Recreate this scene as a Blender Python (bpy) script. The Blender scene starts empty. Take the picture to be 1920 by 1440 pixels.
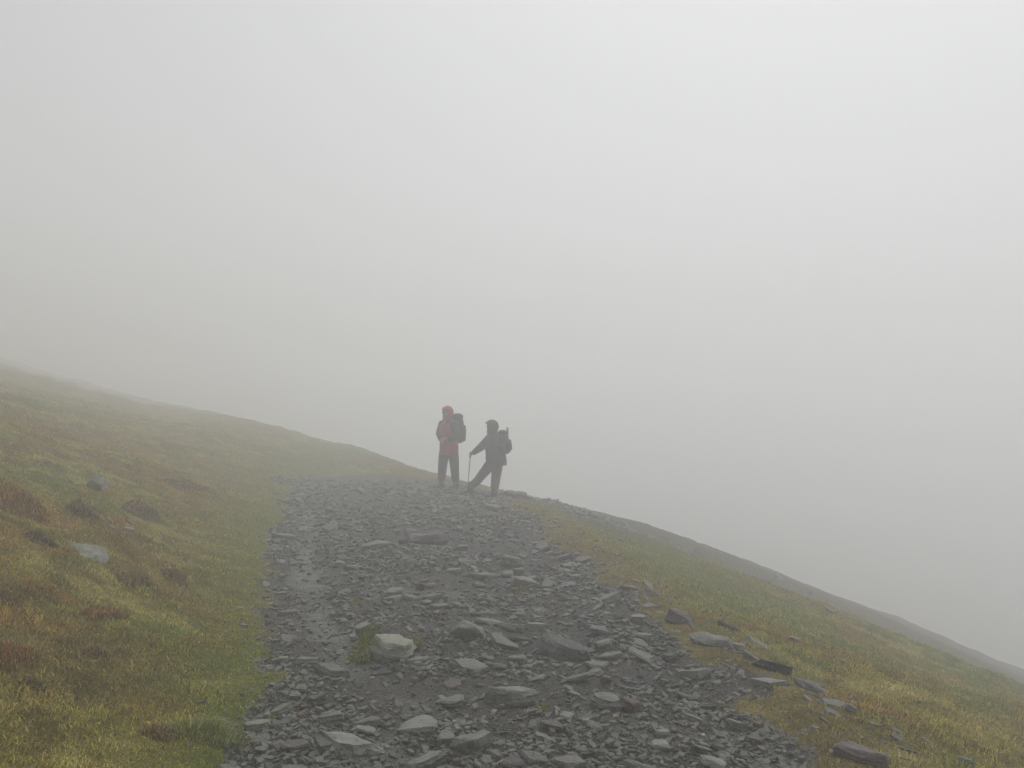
import bpy, bmesh, math, random
import numpy as np
from mathutils import Vector, Matrix, noise as mnoise

R_ = math.radians
random.seed(11)
RNG = np.random.default_rng(11)
SC = bpy.context.scene
COL = SC.collection

# ------------------------------------------------------------------ camera
EYE = 1.55
FPX = 1498.0                      # focal length in pixels of the 1920 px wide photograph
PITCH = math.atan((790 - 720) / FPX)
cam_d = bpy.data.cameras.new('camera')
cam_d.sensor_width = 36.0
cam_d.lens = 36.0 * FPX / 1920.0
cam_d.clip_start = 0.05
cam_d.clip_end = 2000.0
cam = bpy.data.objects.new('camera', cam_d)
cam.location = (0, 0, EYE)
cam.rotation_euler = (math.pi / 2 + PITCH, 0, 0)
COL.objects.link(cam)
SC.camera = cam

# ------------------------------------------------------------------ sky, sun, exposure
SUN_EL, SUN_AZ = R_(68), R_(26)   # azimuth measured from straight ahead towards the right
world = bpy.data.worlds.new('World')
SC.world = world
world.use_nodes = True
nt = world.node_tree
nt.nodes.clear()
w_out = nt.nodes.new('ShaderNodeOutputWorld')
w_bg = nt.nodes.new('ShaderNodeBackground')
w_hs = nt.nodes.new('ShaderNodeHueSaturation')
w_sky = nt.nodes.new('ShaderNodeTexSky')
w_sky.sky_type = 'NISHITA'
w_sky.sun_disc = False
w_sky.sun_elevation = SUN_EL
w_sky.sun_rotation = SUN_AZ
w_sky.air_density = 1.0
w_sky.dust_density = 4.0
w_sky.ozone_density = 1.0
w_hs.inputs['Saturation'].default_value = 0.10       # overcast: the cloud deck takes the blue out
w_bg.inputs['Strength'].default_value = 0.10
nt.links.new(w_sky.outputs[0], w_hs.inputs['Color'])
nt.links.new(w_hs.outputs[0], w_bg.inputs['Color'])
nt.links.new(w_bg.outputs[0], w_out.inputs['Surface'])

sun_d = bpy.data.lights.new('sun', 'SUN')
sun_d.energy = 0.7
sun_d.angle = R_(40)
sun_d.color = (1.0, 0.985, 0.96)
sun = bpy.data.objects.new('sun', sun_d)
sdir = Vector((math.sin(SUN_AZ) * math.cos(SUN_EL), math.cos(SUN_AZ) * math.cos(SUN_EL), math.sin(SUN_EL)))
sun.rotation_euler = sdir.to_track_quat('Z', 'Y').to_euler()
sun.location = (20, 30, 60)
COL.objects.link(sun)

SC.view_settings.view_transform = 'Standard'
SC.view_settings.look = 'None'
SC.view_settings.gamma = 1.0
SC.view_settings.use_curve_mapping = False
SC.view_settings.exposure = 0.39
SC.render.engine = 'CYCLES'
SC.cycles.use_denoising = True
SC.cycles.max_bounces = 14
SC.cycles.volume_bounces = 12
SC.cycles.diffuse_bounces = 3
SC.cycles.glossy_bounces = 2
SC.cycles.use_adaptive_sampling = False

FOG_DENSITY = 0.035

# ------------------------------------------------------------------ maths helpers
def ray(px, py):
    u, v = (px - 960) / FPX, (720 - py) / FPX
    c, s = math.cos(PITCH), math.sin(PITCH)
    return np.array([u, c - s * v, s + c * v])

def _hash(ix, iy, seed):
    with np.errstate(over='ignore'):
        h = (ix.astype(np.int64) * 374761393 + iy.astype(np.int64) * 668265263 + seed * 2147483647) & 0xFFFFFFFF
        h = ((h ^ (h >> 13)) * 1274126177) & 0xFFFFFFFF
        h = ((h ^ (h >> 16)) * 2246822519) & 0xFFFFFFFF
        h = h ^ (h >> 15)
    return h / 4294967295.0

def vnoise(x, y, seed=0):
    ix, iy = np.floor(x), np.floor(y)
    fx, fy = x - ix, y - iy
    fx = fx * fx * fx * (fx * (fx * 6 - 15) + 10)
    fy = fy * fy * fy * (fy * (fy * 6 - 15) + 10)
    ix, iy = ix.astype(np.int64), iy.astype(np.int64)
    a, b = _hash(ix, iy, seed), _hash(ix + 1, iy, seed)
    c, d = _hash(ix, iy + 1, seed), _hash(ix + 1, iy + 1, seed)
    return (a * (1 - fx) + b * fx) * (1 - fy) + (c * (1 - fx) + d * fx) * fy

def fbm(x, y, scale, octaves=3, seed=0, gain=0.5):
    """about -1..1; scale = size of the largest features in metres"""
    t, a, f, n = 0, 1.0, 1.0 / scale, 0
    for o in range(octaves):
        ca, sa = math.cos(0.6 * o + 0.3), math.sin(0.6 * o + 0.3)
        t = t + a * (vnoise((x * ca - y * sa) * f, (x * sa + y * ca) * f, seed + 17 * o) * 2 - 1)
        n += a
        a *= gain
        f *= 2.03
    return t / n

def sstep(a, b, x):
    t = np.clip((x - a) / (b - a), 0, 1)
    return t * t * (3 - 2 * t)

def flat(px, py, z=0.0):
    d = ray(px, py)
    t = (z - EYE) / d[2]
    return d[0] * t, d[1] * t

# ------------------------------------------------------------------ the lie of the land
LEFT_PX = [(440, 1440), (470, 1350), (503, 1280), (498, 1210), (497, 1150), (503, 1080), (514, 1010), (534, 945), (575, 912)]
RIGHT_PX = [(1530, 1440), (1392, 1290), (1235, 1172), (1112, 1082), (1025, 1005), (968, 968), (930, 945)]
LP = np.array([flat(*p) for p in LEFT_PX])
RP = np.array([flat(*p) for p in RIGHT_PX])
LP = np.vstack([[-0.9, 1.5], LP])
RP = np.vstack([[1.25, 1.5], RP])
LP = np.vstack([[-0.9, -60], LP])
RP = np.vstack([[1.25, -60], RP])

def e_left(y):
    return np.interp(y, LP[:, 1], LP[:, 0])

def e_right(y):
    return np.interp(y, RP[:, 1], RP[:, 0])

def smooth_table(xs, ys, lo, hi, n=400, width=10):
    g = np.linspace(lo, hi, n)
    v = np.interp(g, xs, ys)
    k = np.exp(-0.5 * (np.arange(-3 * width, 3 * width + 1) / width) ** 2)
    k /= k.sum()
    v = np.convolve(np.pad(v, 3 * width, mode='edge'), k, mode='valid')
    return g, v

SKYLINE = [(0, 668, 78), (100, 703, 68), (270, 750, 60), (470, 790, 46), (570, 816, 38), (660, 836, 31), (760, 870, 23.5), (815, 889, 21.2),
           (870, 904, 20.2), (930, 917, 19.7), (985, 930, 19.8), (1110, 966, 25), (1300, 1024, 33), (1500, 1096, 35), (1700, 1166, 34), (1920, 1262, 33)]
_dx, _tn, _rr = [], [], []
for (px, py, rr) in SKYLINE:
    d = ray(px, py)
    _dx.append(d[0] / d[1]); _tn.append(d[2] / d[1]); _rr.append(rr)
_dx = [-1.6] + _dx + [1.6]
_tn = [_tn[0] + 0.22] + _tn + [_tn[-1] - 0.36]
_rr = [60] + _rr + [12]
G, TAN = smooth_table(_dx, _tn, -1.6, 1.6, 640, 7)
_, RAD = smooth_table(_dx, _rr, -1.6, 1.6, 640, 14)

TRACK_PX = [(575, 960), (572, 1020), (575, 1090), (600, 1160), (645, 1215), (640, 1240), (725, 1285), (775, 1310), (750, 1345), (720, 1385), (760, 1440)]
TRACK = np.array([flat(*p) for p in TRACK_PX])

def poly_dist(x, y, P):
    best = np.full(np.shape(x), 1e9)
    for (ax, ay), (bx, by) in zip(P[:-1], P[1:]):
        dx, dy = bx - ax, by - ay
        t = np.clip(((x - ax) * dx + (y - ay) * dy) / (dx * dx + dy * dy + 1e-12), 0, 1)
        best = np.minimum(best, np.hypot(x - ax - t * dx, y - ay - t * dy))
    return best

def edge_noise(x, y):
    return 0.17 * fbm(x, y, 0.55, 3, 5) + 0.06 * fbm(x, y, 0.13, 2, 6)

FAR_END = 20.2
def path_inside(x, y):
    """metres inside (+) or outside (-) the stony path"""
    n = edge_noise(x, y) * (1 + 0.06 * np.maximum(y, 0))
    d = np.minimum(x - e_left(y), e_right(y) - x) + n
    far = FAR_END - 0.10 * x + 1.2 * fbm(x, y, 2.0, 2, 9) - y
    # towards the crest the track swings right, past the two walkers
    swing = np.minimum(np.minimum(far, y - 16.2 + 0.25 * (x + 1.0)), np.minimum(2.6 - 0.2 * (y - 17) - x, x + 5.2)) + n
    return np.maximum(np.minimum(d, far), swing)

BUMPS = []

def local_z(x, y, fine=True):
    el, er = e_left(np.minimum(y, 19)), e_right(np.minimum(y, 19))
    uL = np.maximum(el - x, 0)
    uR = np.maximum(x - er, 0)
    bank = 0.05 * sstep(0, 0.16, uL) + 0.40 * (np.sqrt(uL * uL + 0.16) - 0.4) * (1 - 0.18 * sstep(2, 9, uL))
    bank = 11 * np.tanh(bank / 11)
    fall = 0.025 * sstep(0, 0.15, uR) - 0.325 * (np.sqrt(uR * uR + 0.36) - 0.6)
    fall = fall - 0.11 * (np.sqrt(np.maximum(uR - 2.5, 0) ** 2 + 1) - 1)      # the slope steepens away from the path
    z = bank + fall
    tr = poly_dist(x, y, TRACK)
    z = z - 0.045 * np.exp(-(tr / 0.20) ** 2)
    z = z + 0.006 * np.clip(y, 0, 18)
    out = sstep(0.0, 0.8, np.maximum(uL, uR))
    z = z + 0.05 * fbm(x, y, 1.6, 3, 1) * (0.45 + 0.9 * out)
    z = z + 0.16 * fbm(x, y, 4.5, 2, 2) * sstep(0.3, 2.5, np.maximum(uL, uR))
    if fine:
        z = z + 0.048 * fbm(x, y, 0.36, 3, 3) * (0.42 + 0.9 * out) + 0.014 * fbm(x, y, 0.08, 2, 4)
    for (bx, by, br, bh) in BUMPS:
        z = z + bh * np.exp(-(((x - bx) ** 2 + (y - by) ** 2) / (br * br)))
    return z

_half = RAD * 0.5
_zl = local_z(G * _half, _half, False)
_K = np.clip((EYE + TAN * _half - _zl) / (_half * _half), 0.0012, 0.011)
_K = np.where((G > -0.125) & (G < 0.03), 0.020, _K)      # a short sharp brow where the track goes over
_, KK = smooth_table(G, _K, -1.6, 1.6, 640, 10)

def terrain(x, y):
    x = np.asarray(x, float); y = np.asarray(y, float)
    z = local_z(x, y)
    ys = np.maximum(y, 0.5)
    dx = np.clip(x / ys, -1.6, 1.6)
    rad, tan, k = np.interp(dx, G, RAD), np.interp(dx, G, TAN), np.interp(dx, G, KK)
    e = ys - rad
    q = np.abs(e)
    lim = 0.28 / (2 * np.maximum(k, 1e-4))
    drop = np.where(q < lim, k * q * q, k * lim * lim + 0.28 * (q - lim))
    T = EYE + tan * ys - drop
    rough = 0.10 * fbm(x, y, 1.7, 3, 21) + 0.05 * fbm(x, y, 0.5, 2, 22)
    w = sstep(0.5, 0.97, ys / rad)
    wl = sstep(0.15, 0.80, ys / rad)
    w = w + (wl - w) * sstep(-0.22, -0.45, dx)
    w = np.where((dx > -0.3) & (dx < 0.2), w + (sstep(0.66, 0.97, ys / rad) - w) * sstep(0.20, 0.08, np.abs(dx + 0.05)), w)
    z = z * (1 - w) + (T + rough * np.clip(rad / 24, 1, 3)) * w
    return np.where(z > 7, 7 + 2.5 * np.tanh((z - 7) / 2.5), np.maximum(z, -52))

def hit(px, py):
    d = ray(px, py)
    t = np.concatenate([np.linspace(1.5, 12, 2600), np.linspace(12, 60, 3000)])
    p = d[None, :] * t[:, None]
    g = terrain(p[:, 0], p[:, 1])
    below = np.nonzero(EYE + p[:, 2] < g)[0]
    if len(below) == 0:
        i = int(np.argmin(EYE + p[:, 2] - g))
    else:
        i = int(below[0])
    return float(p[i, 0]), float(p[i, 1]), float(g[i])

def normal_at(x, y, e=0.06):
    zx = float(terrain(x + e, y) - terrain(x - e, y)) / (2 * e)
    zy = float(terrain(x, y + e) - terrain(x, y - e)) / (2 * e)
    return Vector((-zx, -zy, 1)).normalized()

for (px, py, br, bh) in [(692, 1200, 0.26, 0.10), (200, 1018, 0.30, 0.10), (30, 935, 0.35, 0.08), (255, 945, 0.35, 0.10), (985, 1098, 0.22, 0.05),
                         (880, 1190, 0.30, 0.04), (760, 1040, 0.6, 0.07), (770, 990, 0.8, 0.06), (1180, 1185, 0.4, 0.04)]:
    hx, hy, hz = hit(px, py)
    BUMPS.append((hx, hy, br, bh))

# ------------------------------------------------------------------ material helpers
MATS = {}
def new_mat(name):
    m = bpy.data.materials.new(name)
    m.use_nodes = True
    t = m.node_tree
    b = t.nodes['Principled BSDF']
    MATS[name] = m
    return m, t, b

def N(t, kind, **kw):
    n = t.nodes.new(kind)
    for k, v in kw.items():
        setattr(n, k, v)
    return n

def ramp(t, fac, stops):
    r = N(t, 'ShaderNodeValToRGB')
    el = r.color_ramp.elements
    while len(el) > 1:
        el.remove(el[-1])
    el[0].position, el[0].color = stops[0][0], (*stops[0][1], 1)
    for p, c in stops[1:]:
        e = el.new(p); e.color = (*c, 1)
    t.links.new(fac, r.inputs['Fac'])
    return r.outputs['Color']

def noise(t, coord, scale, detail=4, rough=0.6, dist=0.0):
    n = N(t, 'ShaderNodeTexNoise')
    n.inputs['Scale'].default_value = scale
    n.inputs['Detail'].default_value = detail
    n.inputs['Roughness'].default_value = rough
    n.inputs['Distortion'].default_value = dist
    if coord is not None:
        t.links.new(coord, n.inputs['Vector'])
    return n.outputs['Fac']

def mixc(t, fac, a, b, mode='MIX'):
    m = N(t, 'ShaderNodeMix', data_type='RGBA', blend_type=mode)
    for sock, val in ((m.inputs['Factor'], fac), (m.inputs[6], a), (m.inputs[7], b)):
        if isinstance(val, (int, float)):
            sock.default_value = val
        elif isinstance(val, tuple):
            sock.default_value = (*val, 1)
        else:
            t.links.new(val, sock)
    return m.outputs[2]

def maprange(t, v, a, b, c, d):
    n = N(t, 'ShaderNodeMapRange')
    t.links.new(v, n.inputs[0])
    for i, q in enumerate((a, b, c, d)):
        n.inputs[1 + i].default_value = q
    return n.outputs[0]

def bump(t, b, h, strength, dist):
    n = N(t, 'ShaderNodeBump')
    n.inputs['Strength'].default_value = strength
    n.inputs['Distance'].default_value = dist
    t.links.new(h, n.inputs['Height'])
    t.links.new(n.outputs[0], b.inputs['Normal'])
    return n

def slate_mat(name, dark, mid, light, rough=(0.38, 0.62), random_from='object', lichen=None):
    m, t, b = new_mat(name)
    tc = N(t, 'ShaderNodeTexCoord')
    geo = N(t, 'ShaderNodeNewGeometry')
    pos = geo.outputs['Position']
    n1 = noise(t, pos, 9, 5, 0.65)
    n2 = noise(t, pos, 70, 4, 0.7)
    c = ramp(t, n1, [(0.25, dark), (0.5, mid), (0.78, light)])
    if random_from == 'object':
        rnd = N(t, 'ShaderNodeObjectInfo').outputs['Random']
    else:
        rnd = geo.outputs['Random Per Island']
    tone = ramp(t, rnd, [(0.0, (0.55, 0.56, 0.56)), (0.35, (0.90, 0.91, 0.88)), (0.6, (1.08, 1.06, 1.0)), (0.8, (1.05, 0.97, 0.92)), (0.9, (1.25, 1.27, 1.25)), (1.0, (1.7, 1.66, 1.55))])
    c = mixc(t, 1.0, c, tone, 'MULTIPLY')
    n4 = noise(t, pos, 26, 5, 0.7, 0.5)
    c = mixc(t, maprange(t, n4, 0.52, 0.68, 0, 0.55), c, tuple(v * 0.6 for v in dark))
    c = mixc(t, maprange(t, n2, 0.47, 0.72, 0, 0.55), c, light)
    if lichen:
        n3 = noise(t, pos, 24, 3, 0.6, 0.6)
        c = mixc(t, maprange(t, n3, 0.5, 0.62, 0, 0.9), c, lichen)
    t.links.new(c, b.inputs['Base Color'])
    t.links.new(maprange(t, noise(t, pos, 30, 3, 0.6), 0.3, 0.7, rough[0], rough[1]), b.inputs['Roughness'])
    b.inputs['Specular IOR Level'].default_value = 0.45
    h = N(t, 'ShaderNodeMath', operation='ADD')
    mp = N(t, 'ShaderNodeMapping')
    mp.inputs['Scale'].default_value = (2.5, 2.5, 14)
    t.links.new(tc.outputs['Object'], mp.inputs['Vector'])
    bed = noise(t, mp.outputs[0], 1.6, 5, 0.6, 0.3)
    t.links.new(n2, h.inputs[0])
    t.links.new(bed, h.inputs[1])
    bump(t, b, h.outputs[0], 0.75, 0.018)
    return m

slate_mat('slate', (0.060, 0.062, 0.054), (0.122, 0.125, 0.109), (0.21, 0.213, 0.188))
slate_mat('slate_gravel', (0.046, 0.047, 0.039), (0.098, 0.100, 0.086), (0.185, 0.187, 0.162), random_from='island')
slate_mat('pale_rock', (0.16, 0.162, 0.145), (0.26, 0.262, 0.235), (0.36, 0.36, 0.32), (0.6, 0.85), lichen=(0.24, 0.25, 0.16))
slate_mat('grey_rock', (0.10, 0.102, 0.095), (0.17, 0.172, 0.158), (0.25, 0.25, 0.23), (0.45, 0.7))
slate_mat('purple_slate', (0.055, 0.046, 0.046), (0.085, 0.070, 0.071), (0.125, 0.105, 0.104))
slate_mat('black_rock', (0.012, 0.012, 0.010), (0.020, 0.020, 0.017), (0.034, 0.034, 0.028), (0.6, 0.85))
slate_mat('rusty_rock', (0.07, 0.05, 0.035), (0.14, 0.09, 0.05), (0.22, 0.14, 0.075))
slate_mat('red_rock', (0.06, 0.035, 0.03), (0.095, 0.058, 0.05), (0.13, 0.10, 0.085))
slate_mat('quartz', (0.30, 0.24, 0.15), (0.42, 0.34, 0.22), (0.55, 0.47, 0.34), (0.4, 0.6))

# the trodden bed of the path: gritty earth, with paler wet silt in the worn track (vertex attribute "silt")
m, t, b = new_mat('path_grit')
geo = N(t, 'ShaderNodeNewGeometry'); pos = geo.outputs['Position']
at = N(t, 'ShaderNodeAttribute', attribute_name='silt')
grit = noise(t, pos, 45, 6, 0.75)
big = noise(t, pos, 2.2, 4, 0.6)
c = ramp(t, grit, [(0.3, (0.010, 0.010, 0.008)), (0.5, (0.028, 0.027, 0.023)), (0.72, (0.085, 0.084, 0.073))])
c = mixc(t, maprange(t, big, 0.42, 0.62, 0, 0.5), c, (0.052, 0.041, 0.032))
siltc = ramp(t, noise(t, pos, 16, 5, 0.7), [(0.3, (0.058, 0.060, 0.056)), (0.7, (0.14, 0.142, 0.130))])
c = mixc(t, at.outputs['Fac'], c, siltc)
c = mixc(t, 1.0, c, (1.0, 1.0, 0.9), 'MULTIPLY')
t.links.new(c, b.inputs['Base Color'])
t.links.new(maprange(t, at.outputs['Fac'], 0, 1, 0.72, 0.42), b.inputs['Roughness'])
hh = N(t, 'ShaderNodeMath', operation='ADD')
vor = N(t, 'ShaderNodeTexVoronoi'); vor.inputs['Scale'].default_value = 55
t.links.new(pos, vor.inputs['Vector'])
t.links.new(grit, hh.inputs[0]); t.links.new(vor.outputs['Distance'], hh.inputs[1])
bump(t, b, hh.outputs[0], 0.9, 0.022)

# turf under the grass
m, t, b = new_mat('turf')
geo = N(t, 'ShaderNodeNewGeometry'); pos = geo.outputs['Position']
at = N(t, 'ShaderNodeAttribute', attribute_name='tint')
f1 = noise(t, pos, 28, 6, 0.75)
c = mixc(t, 1.0, at.outputs['Color'], ramp(t, f1, [(0.28, (0.36, 0.34, 0.31)), (0.5, (0.74, 0.74, 0.70)), (0.75, (1.15, 1.08, 0.95))]), 'MULTIPLY')
t.links.new(c, b.inputs['Base Color'])
b.inputs['Roughness'].default_value = 0.95
b.inputs['Specular IOR Level'].default_value = 0.1
bump(t, b, f1, 0.8, 0.04)

def leaf_mat(name, gain=1.0):
    m, t, b = new_mat(name)
    at = N(t, 'ShaderNodeAttribute', attribute_name='tint')
    t.links.new(at.outputs['Color'], b.inputs['Base Color'])
    b.inputs['Roughness'].default_value = 0.75
    b.inputs['Specular IOR Level'].default_value = 0.2
    b.inputs['Transmission Weight'].default_value = 0.0
    b.inputs['Subsurface Weight'].default_value = 0.0
    return m
leaf_mat('grass_blade')

def cloth_mat(name, col, rough=0.8, scale=14, strength=0.5):
    m, t, b = new_mat(name)
    tc = N(t, 'ShaderNodeTexCoord')
    n = noise(t, tc.outputs['Object'], scale, 4, 0.55, 0.8)
    c = ramp(t, n, [(0.3, tuple(v * 0.8 for v in col)), (0.7, tuple(v * 1.15 for v in col))])
    t.links.new(c, b.inputs['Base Color'])
    b.inputs['Roughness'].default_value = rough
    bump(t, b, n, strength, 0.03)
    return m
cloth_mat('red_fabric', (0.34, 0.026, 0.036))
cloth_mat('dark_fabric', (0.022, 0.024, 0.022))
cloth_mat('black_fabric', (0.012, 0.013, 0.013))
cloth_mat('olive_fabric', (0.034, 0.036, 0.027))
cloth_mat('brown_fabric', (0.05, 0.03, 0.026))
cloth_mat('maroon_fabric', (0.045, 0.027, 0.024))
cloth_mat('leather', (0.03, 0.022, 0.017), 0.6, 30)
cloth_mat('rubber', (0.012, 0.012, 0.012), 0.9, 60)
cloth_mat('skin', (0.42, 0.25, 0.18), 0.6, 40, 0.1)
m, t, b = new_mat('pole_metal')
n = noise(t, N(t, 'ShaderNodeTexCoord').outputs['Object'], 30, 3)
t.links.new(ramp(t, n, [(0.3, (0.08, 0.08, 0.085)), (0.7, (0.16, 0.16, 0.17))]), b.inputs['Base Color'])
b.inputs['Metallic'].default_value = 0.7
b.inputs['Roughness'].default_value = 0.4

# ------------------------------------------------------------------ object helpers
def link(name, mesh, mat=None, parent=None, **props):
    o = bpy.data.objects.new(name, mesh)
    COL.objects.link(o)
    if mat is not None and mesh is not None and len(mesh.materials) == 0:
        mesh.materials.append(MATS[mat])
    if parent is not None:
        o.parent = parent
    for k, v in props.items():
        o[k] = v
    return o

def thing(name, label, category, loc=(0, 0, 0), group=None):
    o = bpy.data.objects.new(name, None)
    o.empty_display_size = 0.1
    o.location = loc
    COL.objects.link(o)
    o['label'] = label
    o['category'] = category
    if group:
        o['group'] = group
    return o

def mesh_np(name, verts, loops, starts, totals, smooth=False):
    me = bpy.data.meshes.new(name)
    me.vertices.add(len(verts))
    me.vertices.foreach_set('co', np.ascontiguousarray(verts, dtype=np.float32).ravel())
    me.loops.add(len(loops))
    me.loops.foreach_set('vertex_index', np.ascontiguousarray(loops, dtype=np.int32))
    me.polygons.add(len(starts))
    me.polygons.foreach_set('loop_start', np.ascontiguousarray(starts, dtype=np.int32))
    me.polygons.foreach_set('loop_total', np.ascontiguousarray(totals, dtype=np.int32))
    me.polygons.foreach_set('use_smooth', np.full(len(starts), smooth, dtype=bool))
    me.update(calc_edges=True)
    return me

def add_color(me, name, cols):
    a = me.attributes.new(name, 'FLOAT_COLOR', 'POINT')
    c = np.ones((len(cols), 4), np.float32)
    c[:, :3] = cols
    a.data.foreach_set('color', c.ravel())

# ------------------------------------------------------------------ turf colours (what grows where)
GREEN = np.array((0.125, 0.150, 0.022))
OLIVE = np.array((0.205, 0.180, 0.042))
STRAW = np.array((0.33, 0.27, 0.10))
RUST = np.array((0.235, 0.135, 0.032))
BROWN = np.array((0.165, 0.125, 0.042))
LIME = np.array((0.165, 0.190, 0.040))

def turf_tint(x, y, jitter=0.0):
    x = np.asarray(x, float); y = np.asarray(y, float)
    sh = np.shape(x)
    a = fbm(x, y, 1.1, 4, 31)[..., None]
    b_ = fbm(x, y, 0.55, 3, 32)[..., None]
    c_ = fbm(x, y, 2.4, 3, 33)[..., None]
    d_ = fbm(x, y, 0.22, 2, 34)[..., None]
    col = OLIVE + (GREEN - OLIVE) * sstep(-0.05, 0.35, a + 0.3 * d_)
    col = col + (RUST - col) * 0.7 * sstep(0.08, 0.42, b_ + 0.35 * c_)
    col = col + (STRAW - col) * 0.6 * sstep(0.15, 0.5, -b_ + 0.4 * d_)
    col = col + (BROWN - col) * 0.55 * sstep(0.15, 0.55, -a + 0.3 * c_)
    e_ = fbm(x, y, 0.09, 2, 37)[..., None]
    col = col * (1 + 0.45 * d_ + 0.35 * e_)
    # close-cropped greener turf along both edges of the path
    uL = e_left(np.minimum(y, 19)) - x
    uR = x - e_right(np.minimum(y, 19))
    g = (np.exp(-(np.maximum(uL, 0) / (0.30 + 0.05 * np.maximum(y, 0))) ** 2) * (uL > 0))[..., None]
    col = col + ((GREEN + LIME) * 0.5 - col) * 0.75 * g
    gr = (sstep(0.3, 1.0, uR) * (1 - sstep(2.2, 4.0, uR)) * sstep(4.5, 8.5, y))[..., None]
    col = col + (LIME * 0.9 - col) * 0.75 * gr
    # ochre, worn margin on the downhill side
    wo = (np.exp(-((uR - 0.15) / 0.22) ** 2) * sstep(-0.2, 0.4, fbm(x, y, 0.45, 3, 36) - 0.05))[..., None]
    col = col + (np.array((0.14, 0.085, 0.040)) - col) * 0.6 * wo
    wm = (np.exp(-((uR - 0.1) / 0.5) ** 2))[..., None]
    col = col + (np.array((0.165, 0.135, 0.050)) - col) * 0.5 * wm
    # brown heath higher up and towards the brow
    ys = np.maximum(y, 0.5)
    rad = np.interp(np.clip(x / ys, -1.6, 1.6), G, RAD)
    br = (sstep(0.36, 0.58, ys / rad + 0.06 * fbm(x, y, 2.0, 2, 39)) * sstep(0.5, 2.0, uR))[..., None]
    col = col + (np.array((0.075, 0.067, 0.054)) - col) * 0.92 * br
    return np.maximum(col, 0.004)

# ------------------------------------------------------------------ ground sheet: one polar grid, split into hillside and path
ang_f = np.linspace(R_(-46), R_(46), 560)
ang_b = np.linspace(R_(46), R_(314), 66)[1:-1]
ANG = np.concatenate([ang_f, ang_b])
rad_a = np.geomspace(0.35, 2.5, 14)[:-1]
rad_b = np.geomspace(2.5, 24, 430)[:-1]
rad_c = np.geomspace(24, 135, 60)
RADS = np.concatenate([rad_a, rad_b, rad_c])
nA, nR = len(ANG), len(RADS)
AA, RR = np.meshgrid(ANG, RADS)
X, Y = RR * np.sin(AA), RR * np.cos(AA)
Z = terrain(X, Y)
INS = path_inside(X, Y)
Z = Z - 0.015 * sstep(-0.02, 0.06, INS)
V = np.stack([X, Y, Z], -1).reshape(-1, 3)
ii, jj = np.meshgrid(np.arange(nR - 1), np.arange(nA), indexing='ij')
j2 = (jj + 1) % nA
Q = np.stack([ii * nA + jj, (ii + 1) * nA + jj, (ii + 1) * nA + j2, ii * nA + j2], -1).reshape(-1, 4)[:, ::-1]
inside_f = (INS.reshape(-1)[Q].mean(1) > 0)
ctr = len(V)

def sub_sheet(name, faces, extra=None):
    used = np.unique(faces)
    remap = np.full(len(V), -1, np.int64); remap[used] = np.arange(len(used))
    f = remap[faces]
    return mesh_np(name, V[used], f.ravel(), np.arange(len(f)) * 4, np.full(len(f), 4), True), used

me, used = sub_sheet('hillside', Q[~inside_f])
add_color(me, 'tint', turf_tint(V[used, 0], V[used, 1]))
hill = link('hillside', me, 'turf', kind='structure')
me, used = sub_sheet('path', Q[inside_f])
td = poly_dist(V[used, 0], V[used, 1], TRACK) + 0.12 * fbm(V[used, 0], V[used, 1], 0.3, 3, 41)
silt = 0.95 * (1 - sstep(0.04, 0.22, td)) * sstep(-0.5, 0.3, fbm(V[used, 0], V[used, 1], 0.7, 2, 42) + 0.2)
silt = np.maximum(silt, 0.6 * sstep(0.38, 0.6, fbm(V[used, 0], V[used, 1], 0.8, 3, 43)))
a = me.attributes.new('silt', 'FLOAT', 'POINT'); a.data.foreach_set('value', silt.astype(np.float32))
path = link('path', me, 'path_grit', kind='structure')
path['label'] = 'trodden path of wet grey grit and slate climbing into the mist'

# ------------------------------------------------------------------ the fog: one closed box of even air
FB = [(-150, -150, -56), (150, -150, -56), (150, 150, -56), (-150, 150, -56), (-150, -150, 11), (150, -150, 11), (150, 150, 11), (-150, 150, 11)]
FF = [(3, 2, 1, 0), (4, 5, 6, 7), (0, 1, 5, 4), (1, 2, 6, 5), (2, 3, 7, 6), (3, 0, 4, 7)]
me = bpy.data.meshes.new('haze'); me.from_pydata(FB, [], FF); me.update()
m = bpy.data.materials.new('fog'); m.use_nodes = True
t = m.node_tree; t.nodes.clear()
o_ = t.nodes.new('ShaderNodeOutputMaterial'); pv = t.nodes.new('ShaderNodeVolumePrincipled')
pv.inputs['Color'].default_value = (0.985, 0.988, 0.990, 1)
pv.inputs['Density'].default_value = FOG_DENSITY
pv.inputs['Anisotropy'].default_value = 0.47
pv.inputs['Density Attribute'].default_value = ''
t.links.new(pv.outputs[0], o_.inputs['Volume'])
me.materials.append(m)
haze = link('haze', me, kind='stuff', label='pale grey mist filling the air over the hillside')

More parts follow.
